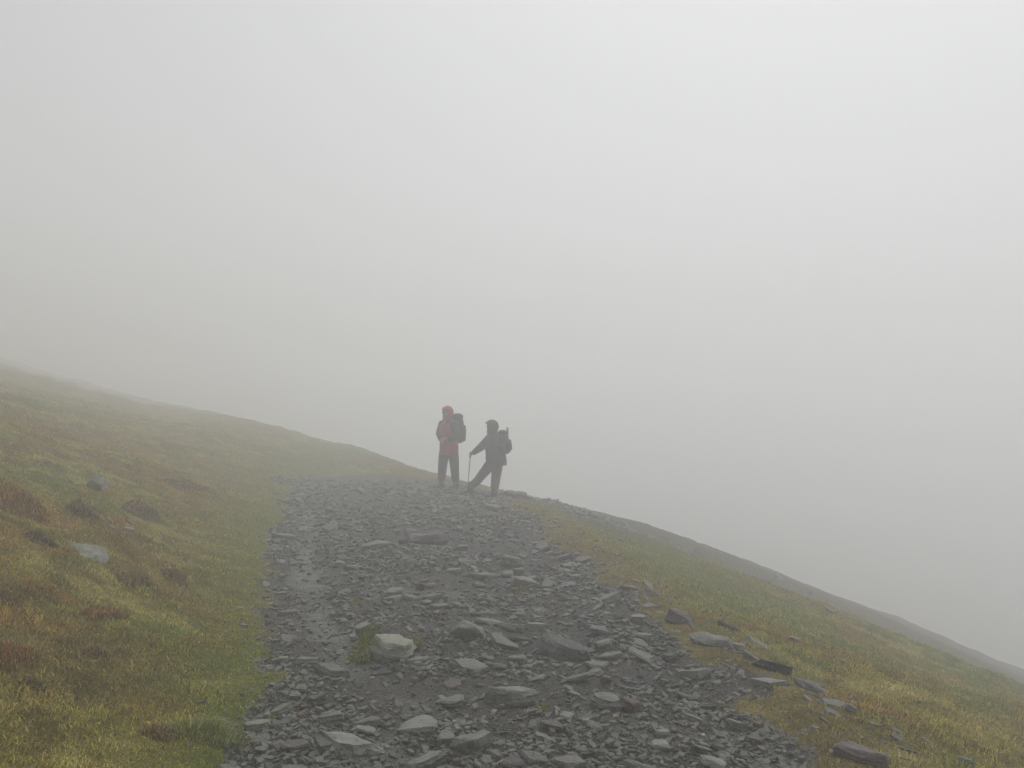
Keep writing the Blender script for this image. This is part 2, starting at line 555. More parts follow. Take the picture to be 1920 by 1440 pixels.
# ------------------------------------------------------------------ stones
def hull_mesh(name, seed, n=13, flatness=0.34, elong=1.0, mat='slate'):
    r = random.Random(seed)
    bm = bmesh.new()
    k = r.randint(4, 6)
    base = [(i + r.uniform(-0.33, 0.33)) / k * 2 * math.pi for i in range(k)]
    tilt = (r.uniform(-0.25, 0.25), r.uniform(-0.25, 0.25))
    for a_ in base:
        rr = r.uniform(0.36, 0.56)
        x, y = math.cos(a_) * rr * elong, math.sin(a_) * rr
        h = flatness * (0.42 + tilt[0] * x + tilt[1] * y)
        s = r.uniform(0.72, 0.98)
        bm.verts.new((x * s, y * s, h))
        bm.verts.new((x, y, h * r.uniform(-0.2, 0.5)))
        bm.verts.new((x * r.uniform(0.6, 1.0), y * r.uniform(0.6, 1.0), -flatness * 0.5))
    bmesh.ops.convex_hull(bm, input=bm.verts)
    loose = [v for v in bm.verts if not v.link_faces]
    bmesh.ops.delete(bm, geom=loose, context='VERTS')
    me = bpy.data.meshes.new(name)
    bm.to_mesh(me); bm.free()
    me.materials.append(MATS[mat])
    return me

def slab_mesh(name, seed, mat, n=8, thick=0.4, taper=0.86, rough=0.05, aspect=1.0, cuts=2, ridge=0.0, mats=()):
    """a broken piece of bedded rock, about 1 x aspect x thick: uneven outline, tilted top, sides that step along the bedding"""
    r = random.Random(seed)
    bm = bmesh.new()
    tx, ty = r.uniform(-0.35, 0.35), r.uniform(-0.30, 0.10)
    for i in range(n):
        a_ = (i + r.uniform(-0.42, 0.42)) / n * 2 * math.pi
        q = r.uniform(0.33, 0.57)
        x, y = math.cos(a_) * q, math.sin(a_) * q
        ins = min(0.99, (0.35 + 0.65 * taper) * r.uniform(0.74, 1.10))
        top = thick * (0.42 + tx * x + ty * y + r.uniform(-0.07, 0.07))
        bm.verts.new((x * ins, y * ins * aspect, top + ridge * thick * r.uniform(0, 0.3)))
        bm.verts.new((x, y * aspect, thick * r.uniform(-0.30, 0.12)))
        bm.verts.new((x * 0.93, y * aspect * 0.93, -0.5 * thick))
    if ridge:
        bm.verts.new((r.uniform(-.2, .05), r.uniform(-.05, .15) * aspect, thick * (0.5 + ridge * 0.45)))
        bm.verts.new((r.uniform(.05, .25), r.uniform(-.05, .15) * aspect, thick * (0.45 + ridge * 0.35)))
    bmesh.ops.convex_hull(bm, input=bm.verts)
    bmesh.ops.delete(bm, geom=[v for v in bm.verts if not v.link_faces], context='VERTS')
    bmesh.ops.dissolve_limit(bm, angle_limit=R_(7), verts=bm.verts, edges=bm.edges)
    bmesh.ops.bevel(bm, geom=bm.edges[:], offset=0.009, segments=1, affect='EDGES', clamp_overlap=True)
    bmesh.ops.triangulate(bm, faces=bm.faces[:])
    for _ in range(cuts):
        long_ = [e for e in bm.edges if e.calc_length() > 0.10]
        if long_:
            bmesh.ops.subdivide_edges(bm, edges=long_, cuts=1)
            bmesh.ops.triangulate(bm, faces=bm.faces[:])
    bm.normal_update()
    o3 = Vector((seed * 0.37 % 50, seed * 0.73 % 50, 0))
    for v in bm.verts:
        p, nn = v.co, v.normal
        sidew = 1 - abs(nn.z)
        layer = mnoise.noise(Vector((math.floor(p.z / thick * 5.0 + 0.4 * mnoise.noise(p * 3 + o3)) * 3.1, seed * 1.7, 0.5)))
        v.co = p + nn * (rough * 0.9 * mnoise.noise(p * 3.5 + o3) + rough * 0.45 * mnoise.noise(p * 9 + o3)) + Vector((nn.x, nn.y, 0)) * sidew * layer * rough * 1.1
    me = bpy.data.meshes.new(name)
    for k in (mat,) + tuple(mats):
        me.materials.append(MATS[k])
    bm.to_mesh(me); bm.free()
    for p in me.polygons:
        p.use_smooth = True
    me.set_sharp_from_angle(angle=R_(17))
    return me

REFS = []    # stones with a short name of their own, for describing their neighbours
THICK = 0.72
OCC = []     # (x, y, radius) already taken

def place(o, x, y, z, w, yaw, sink, tilt=(0, 0), size=None):
    n = normal_at(x, y)
    q = Vector((0, 0, 1)).rotation_difference(n)
    rot = q.to_matrix() @ Matrix.Rotation(tilt[0], 3, 'X') @ Matrix.Rotation(tilt[1], 3, 'Y') @ Matrix.Rotation(yaw, 3, 'Z')
    o.rotation_euler = rot.to_euler()
    o.location = (x, y, z + sink)
    o.scale = size if size else (w, w, w)

def rock(name, label, cat, px, py, wpx, mat, aspect=0.8, thick=0.4, yaw=0, tilt=(0, 0), seed=0, n=8, taper=0.86, ridge=0.0, rough=0.05, sink=0.28, group=None, cuts=2, ref=None):
    """px, py: where the middle of its foot meets the ground; wpx: its width in the picture"""
    x, y, z = hit(px, py)
    w = wpx * y / FPX * 1.10
    thick *= THICK
    tilt = (tilt[0] + 7, tilt[1])
    me = slab_mesh(name, 1000 + seed * 13 + int(px), mat, n, thick, taper, rough, aspect, cuts, ridge)
    o = link(name, me, label=label, category=cat, kind='thing')
    if ref:
        REFS.append((px, py, y, ref))
    if group:
        o['group'] = group
    place(o, x, y, z, w, R_(yaw), w * thick * (0.5 - sink), (R_(tilt[0]), R_(tilt[1])))
    OCC.append((x, y, w * 0.5 * max(aspect, 0.75)))
    return o

# --- on the path, near to far
rock('boulder', 'pale lichen-spotted boulder with moss on its left side, in the path', 'boulder', 742, 1224, 76, 'pale_rock', 0.85, 0.62, 10, (-8, 6), 3, 9, 0.80, 0.15, 0.045, ref='the pale boulder')
rock('boulder', 'large grey wedge-shaped block with lighter top, lying on gravel right of pale boulder', 'boulder', 1054, 1226, 100, 'grey_rock', 0.58, 0.46, -24, (4, 10), 5, 7, 0.66, 0.35, ref='the large grey wedge block')
rock('rock', 'dark humped rock half buried between pale boulder and grey block', 'rock', 878, 1194, 78, 'slate', 0.6, 0.5, -22, (10, 10), 7, 7, 0.55, 0.5, ref='the dark humped rock')
rock('slate_slab', 'flat slate slab leaning below the dark humped rock', 'slab', 944, 1206, 62, 'slate', 0.5, 0.22, -32, (2, 12), 8, 7, ref='the flat leaning slab')
rock('slate_slab', 'thin dark-edged slab behind the flat leaning slab', 'slab', 966, 1180, 50, 'slate', 0.55, 0.34, 4, (-8, 2), 9, 6)
rock('rock', 'smooth dark long stone below the flat leaning slab', 'stone', 970, 1240, 44, 'slate', 0.5, 0.42, 2, (0, 0), 10, 7, ref='the smooth long stone')
rock('rock', 'rounded slate block with ochre front edge', 'stone', 1136, 1322, 56, 'slate', 0.85, 0.55, -30, (-4, 8), 11, 8, 0.82, ref='the ochre-edged block')
rock('rock', 'reddish-sided slate block touching the ochre-edged block', 'stone', 1183, 1326, 48, 'red_rock', 0.75, 0.5, -40, (4, 10), 12, 7, 0.75)
rock('boulder', 'broad dark rock with shadowed undercut front, middle of the path', 'rock', 958, 1312, 92, 'slate', 0.6, 0.42, -3, (-12, 0), 13, 8, 0.82, 0.1, ref='the undercut dark rock')
rock('slate_slab', 'broad pale slab with yellow lichen, lying flat on near path', 'slab', 790, 1362, 86, 'grey_rock', 0.85, 0.22, -10, (-4, 2), 14, 8, 0.92, ref='the yellow-lichen slab')
rock('boulder', 'long pale-topped slab with dark sloping side, near left of path', 'slab', 648, 1408, 120, 'grey_rock', 0.55, 0.36, -4, (14, 0), 15, 8, 0.62, 0.3, ref='the long pale-topped slab')
rock('boulder', 'thick slab with pale top and mossy brown underside', 'slab', 884, 1400, 80, 'slate', 0.72, 0.52, 4, (-8, 0), 16, 7, 0.84, ref='the mossy-bottomed thick slab')
rock('rock', 'rounded grey stone at inner bend of the wet track', 'stone', 620, 1349, 52, 'slate', 0.8, 0.4, 0, (-2, 0), 17, 9, 0.8, 0.2, ref='the rounded grey stone')
rock('slate_slab', 'thin slate slab tapering to the right beside the wet track', 'slab', 692, 1357, 60, 'slate', 0.42, 0.24, 16, (0, -4), 18, 6, ref='the tapering slab by the wet track')
rock('slate_slab', 'small flat slate just below the tapering slab', 'slab', 686, 1370, 42, 'slate', 0.55, 0.16, 4, (0, 0), 19, 6)
rock('slate_slab', 'dark split slate block at the grass edge, near left', 'stone', 484, 1364, 48, 'slate', 0.6, 0.42, -8, (0, 0), 20, 7, ref='the split block at the grass edge')
rock('slate_slab', 'flat slate sheet below the split block at the grass edge', 'slab', 488, 1388, 46, 'slate', 0.9, 0.14, 20, (0, 0), 21, 7)
rock('slate_slab', 'angular slate with dark left edge above the ochre pebbles', 'stone', 565, 1293, 34, 'slate', 0.6, 0.4, -12, (0, 6), 22, 6)
rock('slate_slab', 'slate block second from the grass among the left chips', 'stone', 552, 1306, 34, 'slate', 0.6, 0.4, 10, (0, 4), 23, 6)
rock('slate_slab', 'flat-topped slate stone at the head of the left chips', 'stone', 610, 1251, 34, 'grey_rock', 0.7, 0.4, 5, (0, 0), 24, 7, ref='the flat-topped stone')
rock('slate_slab', 'long slate wedge pointing up right, left of the wet track', 'stone', 594, 1312, 42, 'slate', 0.4, 0.4, 20, (0, -8), 25, 6, ref='the slate wedge by the wet track')
rock('slate_slab', 'purplish flat stone at the near left corner of the path', 'slab', 553, 1401, 52, 'purple_slate', 0.6, 0.26, 10, (0, 0), 26, 7, ref='the purplish flat corner stone')
rock('slate_slab', 'leaf-shaped slate lying point down right of centre path', 'slab', 1113, 1362, 44, 'slate', 0.5, 0.2, -50, (0, 4), 27, 7, ref='the leaf-shaped slate')
rock('slate_slab', 'dark-shadowed slate propped on its edge, centre of near path', 'slab', 1036, 1362, 46, 'slate', 0.45, 0.34, -14, (14, 6), 28, 6, ref='the propped slate')
rock('slate_slab', 'thin slate blade below the propped slate', 'slab', 1020, 1385, 46, 'slate', 0.36, 0.26, -22, (8, 4), 29, 6)
rock('slate_slab', 'wide oval slate stone in the near right gravel', 'stone', 1238, 1398, 34, 'grey_rock', 0.75, 0.36, -10, (0, 0), 30, 8, ref='the wide oval slate')
rock('slate_slab', 'long pale slate bar in the near right gravel', 'stone', 1303, 1352, 54, 'grey_rock', 0.32, 0.28, -18, (0, 8), 31, 6, ref='the long pale slate bar')
rock('slate_slab', 'pointed slate standing tilted near the right path margin', 'stone', 1284, 1307, 32, 'slate', 0.55, 0.36, -38, (0, 12), 32, 6, ref='the pointed tilted slate')
rock('slate_slab', 'long narrow slate low in the right gravel', 'stone', 1316, 1408, 44, 'slate', 0.34, 0.3, -18, (0, 4), 33, 6)
rock('slate_slab', 'fan-shaped grey slate with pale streaks, bottom edge of path', 'slab', 1338, 1432, 50, 'grey_rock', 0.8, 0.3, -30, (-12, 12), 34, 7, ref='the fan-shaped slate')
rock('slate_slab', 'lumpy grey slab at the bottom edge below yellow-lichen slab', 'slab', 800, 1432, 80, 'slate', 0.6, 0.34, 14, (-6, -8), 35, 8)
rock('slate_slab', 'flat bluish slate at the bottom edge of the path', 'slab', 962, 1430, 44, 'purple_slate', 0.8, 0.16, 8, (0, 0), 36, 7)
rock('slate_slab', 'purplish flat slate by the worn ochre margin', 'stone', 1416, 1388, 34, 'purple_slate', 0.72, 0.3, -26, (0, 4), 37, 7, ref='the purplish slate by the margin')
rock('slate_slab', 'long curved slate under the right margin chips', 'stone', 1380, 1360, 42, 'slate', 0.4, 0.34, -10, (0, 4), 38, 6)
rock('slate_slab', 'grey slate slab with wavy edge below lone flat slate', 'slab', 846, 1318, 60, 'slate', 0.7, 0.22, -6, (-6, 0), 39, 7)
rock('slate_slab', 'lone flat bluish slate on dark grit', 'slab', 852, 1283, 40, 'purple_slate', 0.95, 0.12, 30, (0, 0), 40, 7, ref='the lone bluish slate')
rock('slate_slab', 'small oval slab on dark grit left of smooth long stone', 'slab', 938, 1250, 32, 'slate', 0.7, 0.2, -20, (0, 0), 41, 7)
rock('slate_slab', 'grey slab on the gravel right of the large block', 'slab', 1122, 1184, 48, 'grey_rock', 0.5, 0.3, -28, (0, 4), 42, 7, ref='the grey slab right of the block')
rock('rock', 'grey stone at the turf margin above the ochre patch', 'stone', 1196, 1163, 36, 'grey_rock', 0.7, 0.5, -12, (0, 4), 43, 8, ref='the stone at the turf margin')
rock('rock', 'purplish stone in the gravel beside the turf margin', 'stone', 1253, 1235, 30, 'purple_slate', 0.6, 0.5, 14, (0, -6), 44, 7, ref='the purplish gravel stone')
rock('rock', 'grey stone to the upper left of pale boulder', 'stone', 680, 1180, 30, 'grey_rock', 0.7, 0.5, 12, (0, 0), 45, 7, ref='the stone beside the mossy boulder')
rock('rock', 'small dark stone left of the mossy boulder', 'stone', 663, 1196, 18, 'slate', 0.8, 0.55, 0, (0, 0), 46, 7)
rock('rock', 'dark pyramid-shaped rock in the middle of the stony path', 'rock', 760, 1060, 40, 'slate', 0.7, 0.62, 20, (0, 0), 47, 6, 0.35, 0.3, ref='the dark pyramid rock')
rock('rock', 'smaller dark pyramid rock left of the larger one', 'rock', 701, 1059, 28, 'slate', 0.7, 0.6, 0, (0, 0), 48, 6, 0.35, 0.3, ref='the smaller pyramid rock')
rock('rock', 'upright dark slate fin with paler stone behind it', 'rock', 788, 1103, 20, 'black_rock', 0.6, 0.95, -10, (0, 24), 49, 6, 0.4, ref='the upright dark fin')
rock('slate_slab', 'paler flat stone just behind the upright dark fin', 'stone', 806, 1098, 24, 'grey_rock', 0.7, 0.3, 0, (0, 0), 50, 6)
rock('slate_slab', 'flat slab with dark underside, right of path centre', 'slab', 908, 1082, 52, 'slate', 0.5, 0.24, 2, (-6, 0), 51, 7, ref='the dark-undersided slab')
rock('slate_slab', 'thin slab just below the dark-undersided slab', 'slab', 898, 1098, 34, 'slate', 0.5, 0.2, 0, (0, 0), 52, 6)
rock('rock', 'dark cave-shadowed rock near the right path edge', 'rock', 966, 1058, 48, 'slate', 0.6, 0.5, -8, (-10, 0), 53, 7, ref='the cave-shadowed rock')
rock('rock', 'grey stone sitting on the mossy hump near right edge', 'rock', 985, 1094, 40, 'grey_rock', 0.6, 0.5, -14, (0, 4), 54, 7, ref='the stone on the mossy hump')
rock('rock', 'small grey stone above the mossy hump', 'stone', 972, 1072, 20, 'grey_rock', 0.7, 0.6, 0, (0, 0), 55, 7)
rock('slate_slab', 'long low slab forming a step across the far path', 'slab', 705, 1027, 70, 'slate', 0.5, 0.24, 4, (0, 0), 56, 8, ref='the long low step slab')
rock('slate_slab', 'purplish humped slab in the far path step', 'slab', 800, 1018, 84, 'purple_slate', 0.55, 0.34, -6, (-4, 0), 57, 8, ref='the purplish step slab')
rock('rock', 'broken reddish stone between the two far step slabs', 'rock', 758, 1020, 24, 'red_rock', 0.8, 0.7, 0, (0, 0), 58, 7)
rock('rock', 'grey stone right of the far step slabs', 'stone', 868, 1030, 32, 'slate', 0.6, 0.45, 10, (0, 0), 59, 7, ref='the stone right of the step slabs')
rock('slate_slab', 'flat slab across path below the upright fin', 'slab', 826, 1139, 44, 'slate', 0.5, 0.26, -4, (0, 0), 60, 7, ref='the flat slab below the fin')
rock('rock', 'square grey stone beside the slab below the fin', 'stone', 856, 1137, 18, 'grey_rock', 0.8, 0.7, 0, (0, 0), 61, 7)
rock('slate_slab', 'broad flat stone in the left half above the green moss strip', 'slab', 742, 1108, 36, 'grey_rock', 0.75, 0.2, 14, (0, 0), 62, 7, ref='the broad flat stone')
rock('slate_slab', 'narrow leaf-shaped slate on gravel above the large block', 'slab', 972, 1152, 24, 'slate', 0.5, 0.22, -14, (0, 0), 63, 7, ref='the narrow leaf-shaped slate')

# --- beside the path, on the turf
rock('boulder', 'pale angular boulder alone on the left grassy slope', 'boulder', 183, 914, 40, 'pale_rock', 0.8, 0.80, -6, (26, 8), 76, 6, 0.55, 0.4, sink=0.2)
rock('boulder', 'pale bedrock hump under a lip of turf, left slope', 'bedrock', 172, 1042, 78, 'pale_rock', 0.75, 0.22, -8, (14, -4), 71, 9, 0.7, 0.4, sink=0.35)
rock('rock', 'pale flat stone nearest the trio in the left turf hollow', 'stone', 240, 993, 26, 'grey_rock', 0.5, 0.3, 12, (0, 0), 72, 6)
rock('rock', 'small pale stone at the left of the turf hollow trio', 'stone', 211, 990, 14, 'grey_rock', 0.6, 0.4, 0, (0, 0), 73, 6)
rock('rock', 'pinkish stone at the top of the turf hollow trio', 'stone', 244, 983, 24, 'red_rock', 0.6, 0.4, 8, (0, 0), 74, 6)
rock('rock', 'small dark stone lying on the green verge left of path', 'stone', 456, 1174, 16, 'slate', 0.6, 0.5, 8, (0, 0), 75, 7)
rock('rock', 'flat pale stone sunk in the green verge, upper of two', 'stone', 448, 1140, 20, 'grey_rock', 0.6, 0.2, 0, (0, 0), 76, 6)
rock('rock', 'purplish split boulder on the green turf right of path', 'boulder', 1274, 1164, 62, 'purple_slate', 0.7, 0.5, -18, (0, 6), 77, 8, 0.7, 0.2, ref='the purplish split boulder')
rock('rock', 'upright slate fin leaning on turf above the purplish boulder', 'rock', 1218, 1118, 30, 'slate', 0.4, 0.6, -42, (0, 14), 78, 6, 0.6, ref='the leaning fin on turf')
rock('slate_slab', 'thin slate edge showing in turf above the leaning fin', 'slab', 1182, 1104, 34, 'slate', 0.3, 0.3, -24, (0, 8), 79, 6)
rock('slate_slab', 'slate flake in turf right beside the leaning fin', 'slab', 1235, 1116, 20, 'grey_rock', 0.35, 0.3, -46, (0, 10), 80, 6)
rock('slate_slab', 'long pale rock rib in turf, upper end of the line of slabs', 'slab', 1330, 1203, 100, 'grey_rock', 0.34, 0.2, -12, (0, 4), 81, 9, 0.7, ref='the long pale rock rib')
rock('slate_slab', 'pale pointed slab continuing the rock rib', 'slab', 1376, 1212, 36, 'grey_rock', 0.5, 0.34, -32, (0, 8), 82, 6)
rock('slate_slab', 'smooth grey slab curving down to the black block', 'slab', 1408, 1233, 44, 'slate', 0.4, 0.24, -30, (0, 8), 83, 7)
rock('rock', 'black squared block of rock lying along the right turf', 'rock', 1452, 1259, 64, 'black_rock', 0.42, 0.42, -12, (0, 6), 84, 6, 0.96, sink=0.15, ref='the black squared block')
rock('rock', 'small black lump against the end of the black block', 'rock', 1417, 1249, 16, 'black_rock', 0.8, 0.8, 0, (0, 0), 85, 7)
rock('rock', 'small slim black stone on turf above the rock rib', 'rock', 1364, 1178, 40, 'black_rock', 0.34, 0.34, -26, (0, 10), 86, 6, sink=0.2, ref='the slim black stone')
rock('slate_slab', 'streaked pale slab below the black block in turf', 'slab', 1526, 1296, 70, 'grey_rock', 0.5, 0.28, -24, (0, 6), 87, 8, 0.75, 0.3, ref='the streaked pale slab')
rock('rock', 'dark wedge stone alone on the brown right slope', 'stone', 1488, 1203, 26, 'slate', 0.7, 0.6, 0, (0, 0), 88, 6, ref='the dark wedge stone on the slope')
rock('rock', 'pale green-grey stone sunk far out on the right slope', 'stone', 1583, 1243, 20, 'grey_rock', 0.7, 0.4, 0, (0, 0), 89, 6)
rock('rock', 'bluish stone poking from turf below the streaked slab', 'stone', 1596, 1333, 26, 'grey_rock', 0.7, 0.7, -30, (0, 14), 90, 6, ref='the bluish stone in turf')
rock('rock', 'small pale grey stone on the worn ochre margin', 'stone', 1527, 1368, 22, 'grey_rock', 0.6, 0.5, 6, (0, 0), 91, 7, ref='the pale stone on the worn margin')
rock('boulder', 'large purple-brown slab propped on turf, near right', 'slab', 1612, 1420, 96, 'purple_slate', 0.75, 0.34, -12, (-10, 8), 92, 7, 0.86, ref='the large purple-brown slab')
rock('rock', 'pale-topped stone at the bottom right corner', 'stone', 1814, 1436, 40, 'grey_rock', 0.7, 0.6, -14, (0, 6), 93, 6)
rock('rock', 'flat grey flake in grass right of the purple slab', 'slab', 1742, 1394, 42, 'grey_rock', 0.35, 0.14, -28, (0, 6), 94, 6)
rock('rock', 'small bluish stone in grass behind the purple slab', 'stone', 1680, 1372, 26, 'grey_rock', 0.7, 0.3, 0, (0, 0), 95, 6)
rock('slate_slab', 'flat bluish flake on the worn margin below black block', 'slab', 1466, 1336, 24, 'grey_rock', 0.4, 0.12, -26, (0, 4), 96, 6)
rock('rock', 'dark flat block breaking the skyline beside the walkers', 'rock', 968, 932, 52, 'purple_slate', 0.5, 0.30, -6, (0, 8), 97, 7, sink=0.2, ref='the dark block on the skyline')
rock('rock', 'small block on the skyline, second from the walkers', 'rock', 992, 937, 24, 'slate', 0.6, 0.42, -6, (0, 8), 98, 6, sink=0.1)
rock('rock', 'lone square stone on the skyline right of the walkers', 'rock', 1112, 971, 20, 'slate', 0.8, 0.6, 0, (0, 6), 99, 6, sink=0.1, ref='the lone square skyline stone')

# --- cream and orange pebbles
for i, (px, py, w, mt, lb) in enumerate([
        (1154, 1346, 15, 'quartz', 'cream pebble just below the ochre-edged block'), (1318, 1381, 13, 'quartz', 'cream pebble in the near right gravel'),
        (1281, 1402, 15, 'rusty_rock', 'orange-brown pebble right of the wide oval slate'), (1262, 1381, 9, 'rusty_rock', 'tiny orange pebble above the wide oval slate'),
        (698, 1273, 11, 'quartz', 'cream pebble right of the wet track'), (563, 1342, 16, 'rusty_rock', 'orange stone upper of two among left chips'),
        (592, 1353, 15, 'rusty_rock', 'orange stone lower of two among left chips'), (628, 1412, 14, 'rusty_rock', 'orange chip under the long pale-topped slab'),
        (1137, 1276, 24, 'red_rock', 'pinkish oval stone above the reddish-sided block'), (990, 1334, 9, 'quartz', 'tiny cream pebble below the broad dark rock'),
        (857, 1430, 22, 'rusty_rock', 'buff stone below the mossy-bottomed thick slab'), (1112, 1241, 9, 'quartz', 'pale pebble at the foot of the large grey block'),
        (1424, 1360, 22, 'rusty_rock', 'orange earth-stained stone at the right path margin')]):
    rock('pebble', lb, 'pebble', px, py, w, mt, 0.75, 0.6, i * 47, (0, 0), 120 + i, 7, 0.75, sink=0.25, cuts=1)

# --- loose slate: the larger pieces are things, the rest is gravel
TPL = [hull_mesh('slate_stone', 300 + i, 13, random.uniform(0.22, 0.5), random.uniform(1.0, 1.6)) for i in range(26)]
VTPL = [hull_mesh('slate_flake', 700 + i, 13, random.uniform(0.18, 0.36), random.uniform(1.0, 1.5), random.choice(['slate', 'grey_rock', 'grey_rock', 'purple_slate'])) for i in range(14)]
RAW = []
for i in range(34):
    me = hull_mesh('chip', 500 + i, 10, random.uniform(0.25, 0.6), random.uniform(1.0, 1.5), 'slate_gravel')
    vs = np.array([v.co[:] for v in me.vertices]); fs = [tuple(p.vertices) for p in me.polygons]
    RAW.append((vs, np.array(fs)))
    bpy.data.meshes.remove(me)

def project(x, y, z):
    c, s_ = math.cos(PITCH), math.sin(PITCH)
    d, h = y * c + (z - EYE) * s_, (z - EYE) * c - y * s_
    return 960 + FPX * x / d, 720 - FPX * h / d

GRIT = []
for i in range(12):
    r = random.Random(900 + i)
    bm = bmesh.new()
    for _ in range(7):
        v_ = Vector((r.gauss(0, 1), r.gauss(0, 1), r.gauss(0, 1))).normalized()
        bm.verts.new((v_.x * 0.55, v_.y * 0.45, v_.z * 0.3))
    bmesh.ops.convex_hull(bm, input=bm.verts)
    bmesh.ops.delete(bm, geom=[v for v in bm.verts if not v.link_faces], context='VERTS')
    bm.verts.index_update()
    GRIT.append((np.array([v.co[:] for v in bm.verts]), np.array([[v.index for v in f.verts] for f in bm.faces])))
    bm.free()

SLATES = []  # (object, x, y, z, width)
def name_slates():
    """each loose piece is told apart by the nearest stone with a look of its own"""
    cells = {}
    for o, x, y, z, w in SLATES:
        px, py = project(x, y, z)
        q = min(REFS, key=lambda r: math.hypot(px - r[0], (py - r[1]) * 1.6))
        dx, dy = px - q[0], (py - q[1]) * 1.4
        side = ('right of' if dx > 0 else 'left of') if abs(dx) > abs(dy) else ('below' if dy > 0 else 'above')
        size = 'small' if w * FPX / y < 16 else ('larger' if w * FPX / y > 28 else 'middling')
        cells.setdefault((q[3], side, size), []).append((math.hypot(dx, dy), o))
    ORD = ['nearest', 'second nearest', 'third nearest', 'fourth nearest', 'fifth nearest', 'sixth nearest', 'seventh nearest', 'eighth nearest', 'ninth nearest'] + [w_ + ' nearest' for w_ in 'tenth eleventh twelfth thirteenth fourteenth fifteenth sixteenth seventeenth eighteenth nineteenth twentieth'.split()]
    for (ref, side, size), rows in cells.items():
        rows.sort(key=lambda r: r[0])
        for i, (_, o) in enumerate(rows):
            o['label'] = '%s slate piece %s %s' % (size, side, ref) if len(rows) == 1 else '%s slate piece %s %s, %s one' % (size, side, ref, ORD[min(i, 19)])

rs = random.Random(77)
count = 0
tries = 0
while count < 285 and tries < 20000:
    tries += 1
    th = rs.uniform(-0.42, 0.42)
    y = math.exp(rs.uniform(math.log(3.3), math.log(17.5)))
    x = y * th
    if float(path_inside(np.array(x), np.array(y))) < 0.03:
        continue
    td_ = float(poly_dist(np.array(x), np.array(y), TRACK))
    if td_ < 0.22 and rs.random() < 0.8:
        continue
    el, er = float(e_left(y)), float(e_right(y)); u = (x - el) / (er - el)
    dens = 0.45 + 0.55 * abs(u - 0.5) * 2 + (0.4 if u < 0.3 and y < 5.5 else 0)
    if rs.random() > dens:
        continue
    w = (0.042 + 0.135 * rs.random() ** 2.6) * (1 + 0.07 * max(0, y - 5))
    if any((x - a_) ** 2 + (y - b_) ** 2 < (c_ + w * 0.42) ** 2 for a_, b_, c_ in OCC):
        continue
    OCC.append((x, y, w * 0.36))
    o = link('slate_stone', TPL[rs.randrange(len(TPL))], category='stone', group='loose slate pieces on the path')
    yaw = rs.gauss(R_(-20 if u > 0.4 else 15), 0.7) + (math.pi if rs.random() < 0.5 else 0)
    zz = float(terrain(x, y)) - 0.012
    place(o, x, y, zz, w, yaw, w * 0.07, (rs.gauss(0, 0.16), rs.gauss(0, 0.2)), (w * rs.uniform(0.9, 1.15), w * rs.uniform(0.75, 1.05), w * rs.uniform(0.8, 1.2)))
    SLATES.append((o, x, y, zz, w))
    count += 1
# rubble along the brow right of the walkers
for i in range(34):
    px = 1000 + 560 * rs.random() ** 1.3
    sk = float(np.interp(px, [q[0] for q in SKYLINE], [q[1] for q in SKYLINE]))
    py = sk + 3 + 30 * rs.random() ** 1.5
    x, y, z = hit(px, py)
    w = (7 + 13 * rs.random() ** 2) * y / FPX
    if any((x - a_) ** 2 + (y - b_) ** 2 < (c_ + w * 0.3) ** 2 for a_, b_, c_ in OCC):
        continue
    OCC.insert(0, (x, y, w * 0.36))
    o = link('rubble_stone', TPL[rs.randrange(len(TPL))], category='stone', group='rubble stones along the misty right brow')
    place(o, x, y, z, w, rs.gauss(R_(-20), 0.5), w * 0.06, (rs.gauss(0.0, 0.2), rs.gauss(0.1, 0.2)), (w * 1.15, w * 0.8, w * rs.uniform(0.9, 1.7)))
    SLATES.append((o, x, y, z, w))

# slate spilling in a band down the right verge
VERGE = [(1120, 1080), (1190, 1110), (1240, 1140), (1300, 1185), (1380, 1225), (1450, 1262), (1530, 1305), (1600, 1360), (1680, 1420)]
for i in range(48):
    k = rs.random() * (len(VERGE) - 1); j = int(k); fr = k - j
    px = VERGE[j][0] * (1 - fr) + VERGE[j + 1][0] * fr + rs.gauss(0, 26)
    py = VERGE[j][1] * (1 - fr) + VERGE[j + 1][1] * fr + rs.gauss(0, 16)
    x, y, z = hit(px, py)
    if float(path_inside(np.array(x), np.array(y))) > 0:
        continue
    w = (0.05 + 0.13 * rs.random() ** 2)
    if any((x - a_) ** 2 + (y - b_) ** 2 < (c_ + w * 0.3) ** 2 for a_, b_, c_ in OCC):
        continue
    OCC.insert(0, (x, y, w * 0.36))
    o = link('slate_flake', VTPL[rs.randrange(len(VTPL))], category='stone', group='slate flakes on the right verge')
    place(o, x, y, z, w, rs.gauss(R_(-30), 0.35), w * 0.015, (rs.gauss(0.12, 0.2), rs.gauss(0.1, 0.2)), (w * rs.uniform(1.0, 1.5), w * rs.uniform(0.5, 0.8), w * rs.uniform(0.7, 1.1)))
    SLATES.append((o, x, y, z, w))
name_slates()

